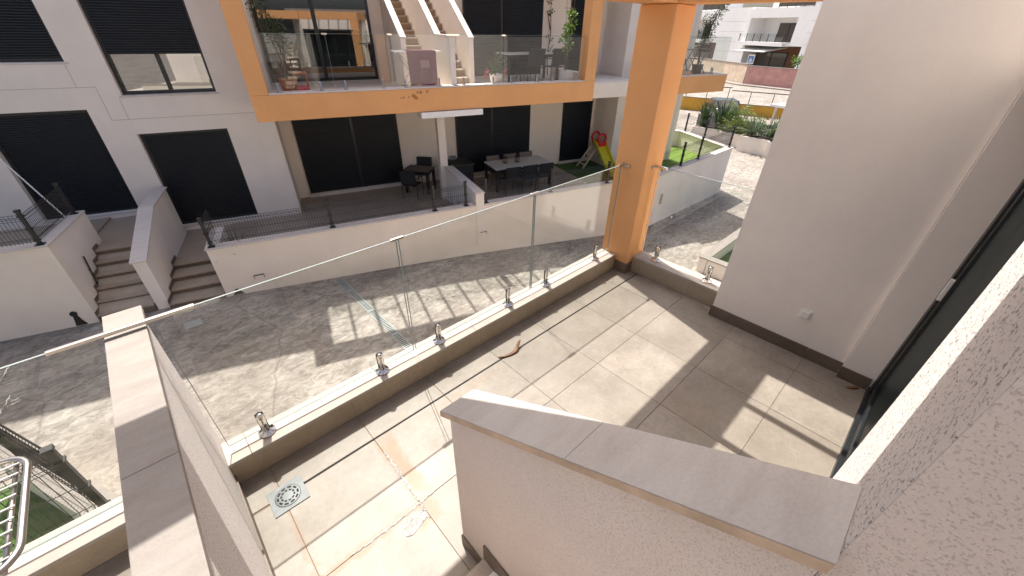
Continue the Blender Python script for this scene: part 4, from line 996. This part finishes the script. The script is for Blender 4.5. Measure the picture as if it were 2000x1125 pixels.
# ================================================================== BACKGROUND TO THE RIGHT
def planter(u, v, rot, L, D, H, plantf, label):
    t = thing('planter_box', label, 'planter', (u,v,zst(u)), True, rot, local=True)
    part(MB().box(-L/2,L/2,-D/2,D/2,0,H), 'box', M['stucco_white'], t, bevel=.02); part(MB().box(-L/2+.06,L/2-.06,-D/2+.06,D/2-.06,H,H+.01), 'soil', M['soil'], t)
    for i in range(plantf[1]):
        x = -L/2+L*(i+.5)/plantf[1]; m = MB(); kind = plantf[0]
        if kind == 'agave':
            for j in range(46): m.blade((x,0,H+.05), random.uniform(0,6.28), random.uniform(.35,1.45), random.uniform(.8,1.5), .11, random.uniform(.2,1.0))
            part(m, 'leaves', M['leaf_agave'], t)
        elif kind == 'palm':
            for j in range(16):
                a = random.uniform(0,6.28); el = random.uniform(.5,1.35); L_ = random.uniform(1.0,1.7); p = Vector((x,0,H+.5)); e = el; h = Vector((math.cos(a),math.sin(a),0))
                for s_ in range(12):
                    q_ = p+(h*math.cos(e)+Vector((0,0,math.sin(e))))*(L_/12); sd_ = Vector((-h.y,h.x,0))
                    for sg in (-1,1):
                        for rr in range(2): m.leaf(p.lerp(q_,rr*.5), sd_*sg+(q_-p)*6+Vector((0,0,random.uniform(-.5,.1))), .38*(1-s_/16), .03)
                    p = q_; e -= .13
            part(m, 'fronds', M['leaf_palm'], t); part(MB().lathe([(.12,H),(.10,H+.3),(.07,H+.55)], (x,0,0), 10), 'trunk', M['bark'], t)
        elif kind == 'strelitzia':
            for j in range(26): m.blade((x+random.uniform(-.2,.2),random.uniform(-.2,.2),H), random.uniform(0,6.28), random.uniform(1.0,1.5), random.uniform(1.1,1.9), .20, random.uniform(.1,.5))
            part(m, 'leaves', M['leaf_dark'], t)
        else:
            mm = [(x+random.uniform(-.5,.5), random.uniform(-.3,.3), H+random.uniform(.1,.8)) for _ in range(16)]
            bush(t, M['leaf_palm'], mm, 45, .20, .06, .38)
    return t
planter(22.6,18.0,rad(-64),2.0,.7,.75,('strelitzia',2),'white planter with tall upright leaves at the far left of the row')
planter(22.9,16.2,rad(-70),2.0,.7,.75,('shrub',2),'white planter with bushy yellowish shrub in the middle of the row')
planter(22.6,14.6,rad(-74),1.9,.8,.85,('agave',2),'white planter with big grey green agave beside the pillar row')
planter(22.7,12.9,rad(-78),2.0,.8,.85,('palm',1),'rightmost white planter with a feathery palm')
planter(24.6,17.8,rad(-66),1.6,.7,.9,('palm',1),'planter with a bright green palm behind the shrub')
# yellow wall with fence
def wpl(p0, d, t_, off, z): nrm_ = Vector((-d[1],d[0])); return Vector((p0[0]+d[0]*t_+nrm_[0]*off, p0[1]+d[1]*t_+nrm_[1]*off, z))
YA = (39.1,10.0); YD = (-.27,.963)
yw = thing('yellow_wall', 'low yellow wall with white coping at the edge of the far road', 'wall', (39.1,10,-3.4), False, math.atan2(YD[1],YD[0]), local=True)
part(MB().box(-6,4.2,-.15,.15,0,.82), 'wall', M['yellow_plaster'], yw); part(MB().box(4.2,16,-.15,.15,0,1.02), 'wall', M['yellow_plaster'], yw)
part(MB().box(-6,4.19,-.18,.18,.821,.88), 'coping_slab', M['coping_stone'], yw); part(MB().box(4.19,16,-.18,.18,1.021,1.08), 'coping_slab', M['coping_stone'], yw)
yf = thing('road_railing', 'thin dark metal railing on top of the yellow wall', 'railing', (39.1,10,-2.5), False, math.atan2(YD[1],YD[0]), local=True)
for i in range(12):
    x = -5.5+1.65*i; h0 = -.02 if x < 4.19 else .18
    part(MB().box(x-.025,x+.025,-.02,.02,h0,h0+.85), 'post', M['black_metal'], yf)
part(MB().box(-6,4.2,-.03,.03,.84,.90), 'rail', M['black_metal'], yf); part(MB().box(4.2,16,-.03,.03,1.04,1.10), 'rail', M['black_metal'], yf)
rdm = MB().add([(40.5,-20,-3.395),(120,-60,-3.395),(140,60,-3.395),(62,60,-3.395),(36,28,-3.395)],[(0,1,2,3,4)])
o = structure(rdm, 'road', M['asphalt'])
for v in o.data.vertices: v.co.z = -3.39
# retaining wall: tan stone left part, pink block right part
def brickmat(name, c1, c2, cm, sc):
    k = NT(name); b = k.n('ShaderNodeTexBrick'); b.inputs['Scale'].default_value = sc; b.inputs['Color1'].default_value = (*c1,1); b.inputs['Color2'].default_value = (*c2,1); b.inputs['Mortar'].default_value = (*cm,1)
    b.inputs['Mortar Size'].default_value = .012; tc = k.n('ShaderNodeTexCoord'); mp = k.n('ShaderNodeMapping'); mp.inputs['Rotation'].default_value = (rad(90),0,0); k.l(tc.outputs['Object'], mp.inputs[0]); k.l(mp.outputs[0], b.inputs[0])
    c = k.mix(.3, b.outputs[0], k.ramp(k.noise(1.5,5), [(.3,.25),(.7,.75)]), 'OVERLAY'); k.bump(b.outputs[1], .5, .03); M[name] = k.fin(c, .9)
brickmat('pink_blocks', (.62,.33,.29), (.56,.29,.25), (.47,.25,.22), .9); brickmat('tan_blocks', (.62,.50,.38), (.55,.43,.32), (.46,.36,.27), .9)
def wall_seg(a, b, w_, z0, z1, mat, nm, label):
    d = Vector((b[0]-a[0],b[1]-a[1])); t = thing(nm, label, 'wall', (a[0],a[1],z0), False, math.atan2(d.y,d.x), local=True)
    part(MB().box(0,d.length,-w_/2,w_/2,0,z1-z0), 'wall', M[mat], t); part(MB().box(0,d.length,-w_/2-.05,w_/2+.05,z1-z0+.001,z1-z0+.08), 'coping_slab', M['coping_stone'], t); return t
wall_seg((60.8,8),(62.3,21.8),.3,-3.4,-1.28,'pink_blocks','pink_retaining_wall','pink block retaining wall along the far road')
wall_seg((62.32,21.9),(72,36),.3,-3.4,-1.1,'tan_blocks','tan_retaining_wall','tan stone retaining wall along the far road left of the pink part')
structure(MB().add([(60.2,8,-3.37),(58.8,8,-3.37),(60.4,21.8,-3.37),(69,36,-3.37),(70.2,35.4,-3.37),(61.9,21.8,-3.37),(60.2,8,-3.27),(58.8,8,-3.27),(60.4,21.8,-3.27),(69,36,-3.27),(70.2,35.4,-3.27),(61.9,21.8,-3.27)],[(6,7,8,11),(11,8,9,10),(1,2,8,7),(2,3,9,8),(0,5,11,6),(5,4,10,11)]), 'pavement', M['coping_stone'])
solo(MB().box(62.6,64,8,21.7,-3.4,-1.5).add([],[]), 'raised_garden', M['soil'], 'strip of planted soil behind the pink retaining wall', 'garden', (63,12,-3.4))
# villas
def villa(name, label, org, mirror=False):
    D = math.atan2(.91,.41)
    t = thing(name, label, 'house', (org[0],org[1],-2.2), False, D, local=True)
    # local x along the front (to the left in the picture), local -y away from viewer ... front plane y = 0, depth to -y
    WM = M['villa_white']
    part(MB().box(-6,0,-9,0,-1.2,7.6), 'side_block', WM, t)
    part(MB().box(0,10.2,-9,-3.0,-1.2,7.4), 'wall', WM, t)
    part(MB().box(0,1.9,-3.0,0,3.1,7.4).box(9.6,10.2,-3.0,0,3.1,7.4).box(1.9,9.6,-3.0,0,6.3,7.4), 'upper_frame', WM, t)
    part(MB().box(2.2,10.2,-3.0,1.0,3.0,3.45), 'balcony_slab', WM, t)
    wd_ = part(MB().box(3.4,7.0,-2.99,-2.9,3.45,5.7), 'window', M['dark_frame'], t); part(MB().box(3.5,5.15,-2.89,-2.86,3.5,5.6), 'pane', M['villa_glass'], wd_); part(MB().box(5.25,6.9,-2.89,-2.86,3.5,5.6), 'pane', M['villa_glass'], wd_)
    part(MB().box(2.3,10.1,.92,.95,3.5,4.4), 'balcony_glass', M['clear_glass'], t)
    for i in range(7): part(MB().box(2.3+1.25*i,2.36+1.25*i,.90,.97,3.45,4.45), 'balcony_post', M['black_metal'], t)
    part(MB().box(.2,10.0,-2.99,-2.85,-1.2,3.0), 'ground_cladding', M['wood_brown'], t)
    g = part(MB().box(4.0,9.2,-2.84,-2.78,-.9,2.2), 'patio_door', M['dark_frame'], t); part(MB().box(4.1,6.5,-2.77,-2.74,-.8,2.1), 'pane', M['villa_glass'], g); part(MB().box(6.7,9.1,-2.77,-2.74,-.8,2.1), 'pane', M['villa_glass'], g)
    part(MB().box(.9,1.9,-2.84,-2.78,-.9,1.6), 'door', M['dark_frame'], t)
    part(MB().prism([(-2.8,2.75),(1.4,2.25),(1.4,2.35),(-2.8,2.9)],'x',4.4,9.8), 'awning', M['white_paint'], t)
    part(MB().box(.3,5.6,-.12,-.06,7.5,8.3), 'roof_glass', M['villa_glass'], t)
    for i in range(5): part(MB().box(.3+1.3*i,.36+1.3*i,-.13,-.05,7.4,8.4), 'roof_post', M['black_metal'], t)
    part(MB().box(5.8,10.2,-9,-4,7.4,9.2), 'roof_room', WM, t)
    for z in (4.6,5.9,3.3,2.0): part(MB().box(-6,-.01,.001,.004,z,z+.03), 'joint_line', M['coping_grey'], t)
    return t
stucco('villa_white', (.82,.80,.78), 20, 0, .2, .06)
k = NT('villa_glass'); M['villa_glass'] = k.fin((.10,.085,.075), .08, 0, .6)
villa('villa', 'white modern villa with balcony and awning behind the pink wall', (68.8,18.4))
villa('villa', 'second white villa farther left behind the tan stone wall', (75.5,32.5))
# lamp post and sign
t = thing('lamp_post', 'tall thin grey lamp post with black base near the planters', 'lamp post', (26.5,12.9,-3.4), True)
part(MB().tube([(26.5,12.9,zst(26.5)),(26.5,12.9,-.9)],.07,8), 'base', M['black_metal'], t); part(MB().tube([(26.5,12.9,-.9),(26.5,12.9,6.5)],.05,8,r2=.035), 'pole', M['brushed_steel'], t, True)
part(MB().lathe([(.09,-.95),(.10,-.8),(.06,-.75)], (26.5,12.9,0), 10), 'collar', M['white_paint'], t); part(MB().tube([(26.5,12.9,6.5),(26.0,12.3,6.8)],.03,6), 'arm', M['brushed_steel'], t); part(MB().box(25.6,26.05,11.9,12.3,6.75,6.85), 'lamp_head', M['drain_metal'], t)
t = thing('street_sign', 'small square blue and white road sign on a post by the pink wall', 'sign', (61.2,21.3,-3.3))
part(MB().tube([(61.0,21.4,-3.28),(61.0,21.4,-.35)],.05,6), 'post', M['brushed_steel'], t); part(MB().box(60.92,60.95,21.0,21.8,-.95,.05), 'plate', M['white_paint'], t); part(MB().box(60.90,60.918,21.1,21.7,-.80,-.1), 'symbol', M['sign_blue'], t); part(MB().prism([(21.2,-.7),(21.6,-.7),(21.4,-.25)],'x',60.885,60.898), 'pictogram', M['white_paint'], t)
# parked car behind the planters
t = thing('parked_car', 'dark blue parked car half hidden behind the planters', 'car', (29.5,22.8,-3.37), True, rad(55), local=True)
body = [(-2.1,.35),(-2.05,.8),(-1.2,.95),(-.55,1.42),(.9,1.45),(1.6,.98),(2.1,.9),(2.15,.4),(1.8,.22),(-1.8,.22)]
part(MB().prism(body,'y',-.85,.85), 'body', M['car_paint'], t, bevel=.06)
part(MB().prism([(-1.1,.97),(-.52,1.36),(.85,1.39),(1.45,1.0)],'y',-.862,.862), 'side_window', M['villa_glass'], t); part(MB().add([(-1.18,-.7,.985),(-1.18,.7,.985),(-.6,.65,1.41),(-.6,-.65,1.41)],[(0,1,2,3)]).xf(Matrix.Translation((-.03,0,.03))), 'windscreen', M['villa_glass'], t)
for x in (-1.3,1.3):
    for y in (-.8,.8):
        wl = part(MB().lathe([(.33,-.1),(.33,.1)], n=18).xf(Matrix.Translation((x,y,.33)) @ Matrix.Rotation(rad(90),4,'X')), 'wheel', M['black_metal'], t); part(MB().lathe([(.2,-.105),(.2,.105)], n=14).xf(Matrix.Translation((x,y,.33)) @ Matrix.Rotation(rad(90),4,'X')), 'rim', M['brushed_steel'], wl)
for y in (-.6,.6): part(MB().box(-2.14,-2.06,y-.2,y+.2,.6,.76), 'headlight', M['white_paint'], t)
# screen fence behind planters and white wall of the neighbour plot
t = thing('reed_screen', 'grey reed screen fence behind the planters', 'fence', (24.5,15,-3.4), True, rad(-74), local=True)
for i in range(60): part(MB().box(-4.8+.16*i,-4.66+.16*i,-.02+random.uniform(-.01,.01),.02,0,1.35+random.uniform(-.08,.05)), 'slat', M['drain_metal'], t)
t = thing('carport_roof', 'white flat canopy roof low behind the palms', 'canopy', (31,14,-3.4), True)
part(MB().box(28.5,34,9,18.5,-1.75,-1.6), 'roof', M['villa_white'], t)
for u, v in ((28.8,9.3),(33.7,9.3),(28.8,18.2),(33.7,18.2)): part(MB().box(u-.06,u+.06,v-.06,v+.06,zst(u),-1.751), 'post', M['brushed_steel'], t)
# villa garden plants
for i, (x, y, lb) in enumerate(((63.2,14.6,'round yellow green shrub at the right end of the villa garden'),(63.2,16.6,'yellow spiky shrub in the villa garden'),(63.2,12.6,'small yellow shrub near the lamp post in the villa garden'))):
    t = thing('garden_shrub', lb, 'plant', (x,y,-1.5)); bush(t, M['leaf_bright'], [(x,y,-.6),(x,y+.3,-.4),(x,y-.3,-.3)], 60, .35, .12, .5); stems(t, [[(x,y,-1.5),(x,y,-.5)]], .06)
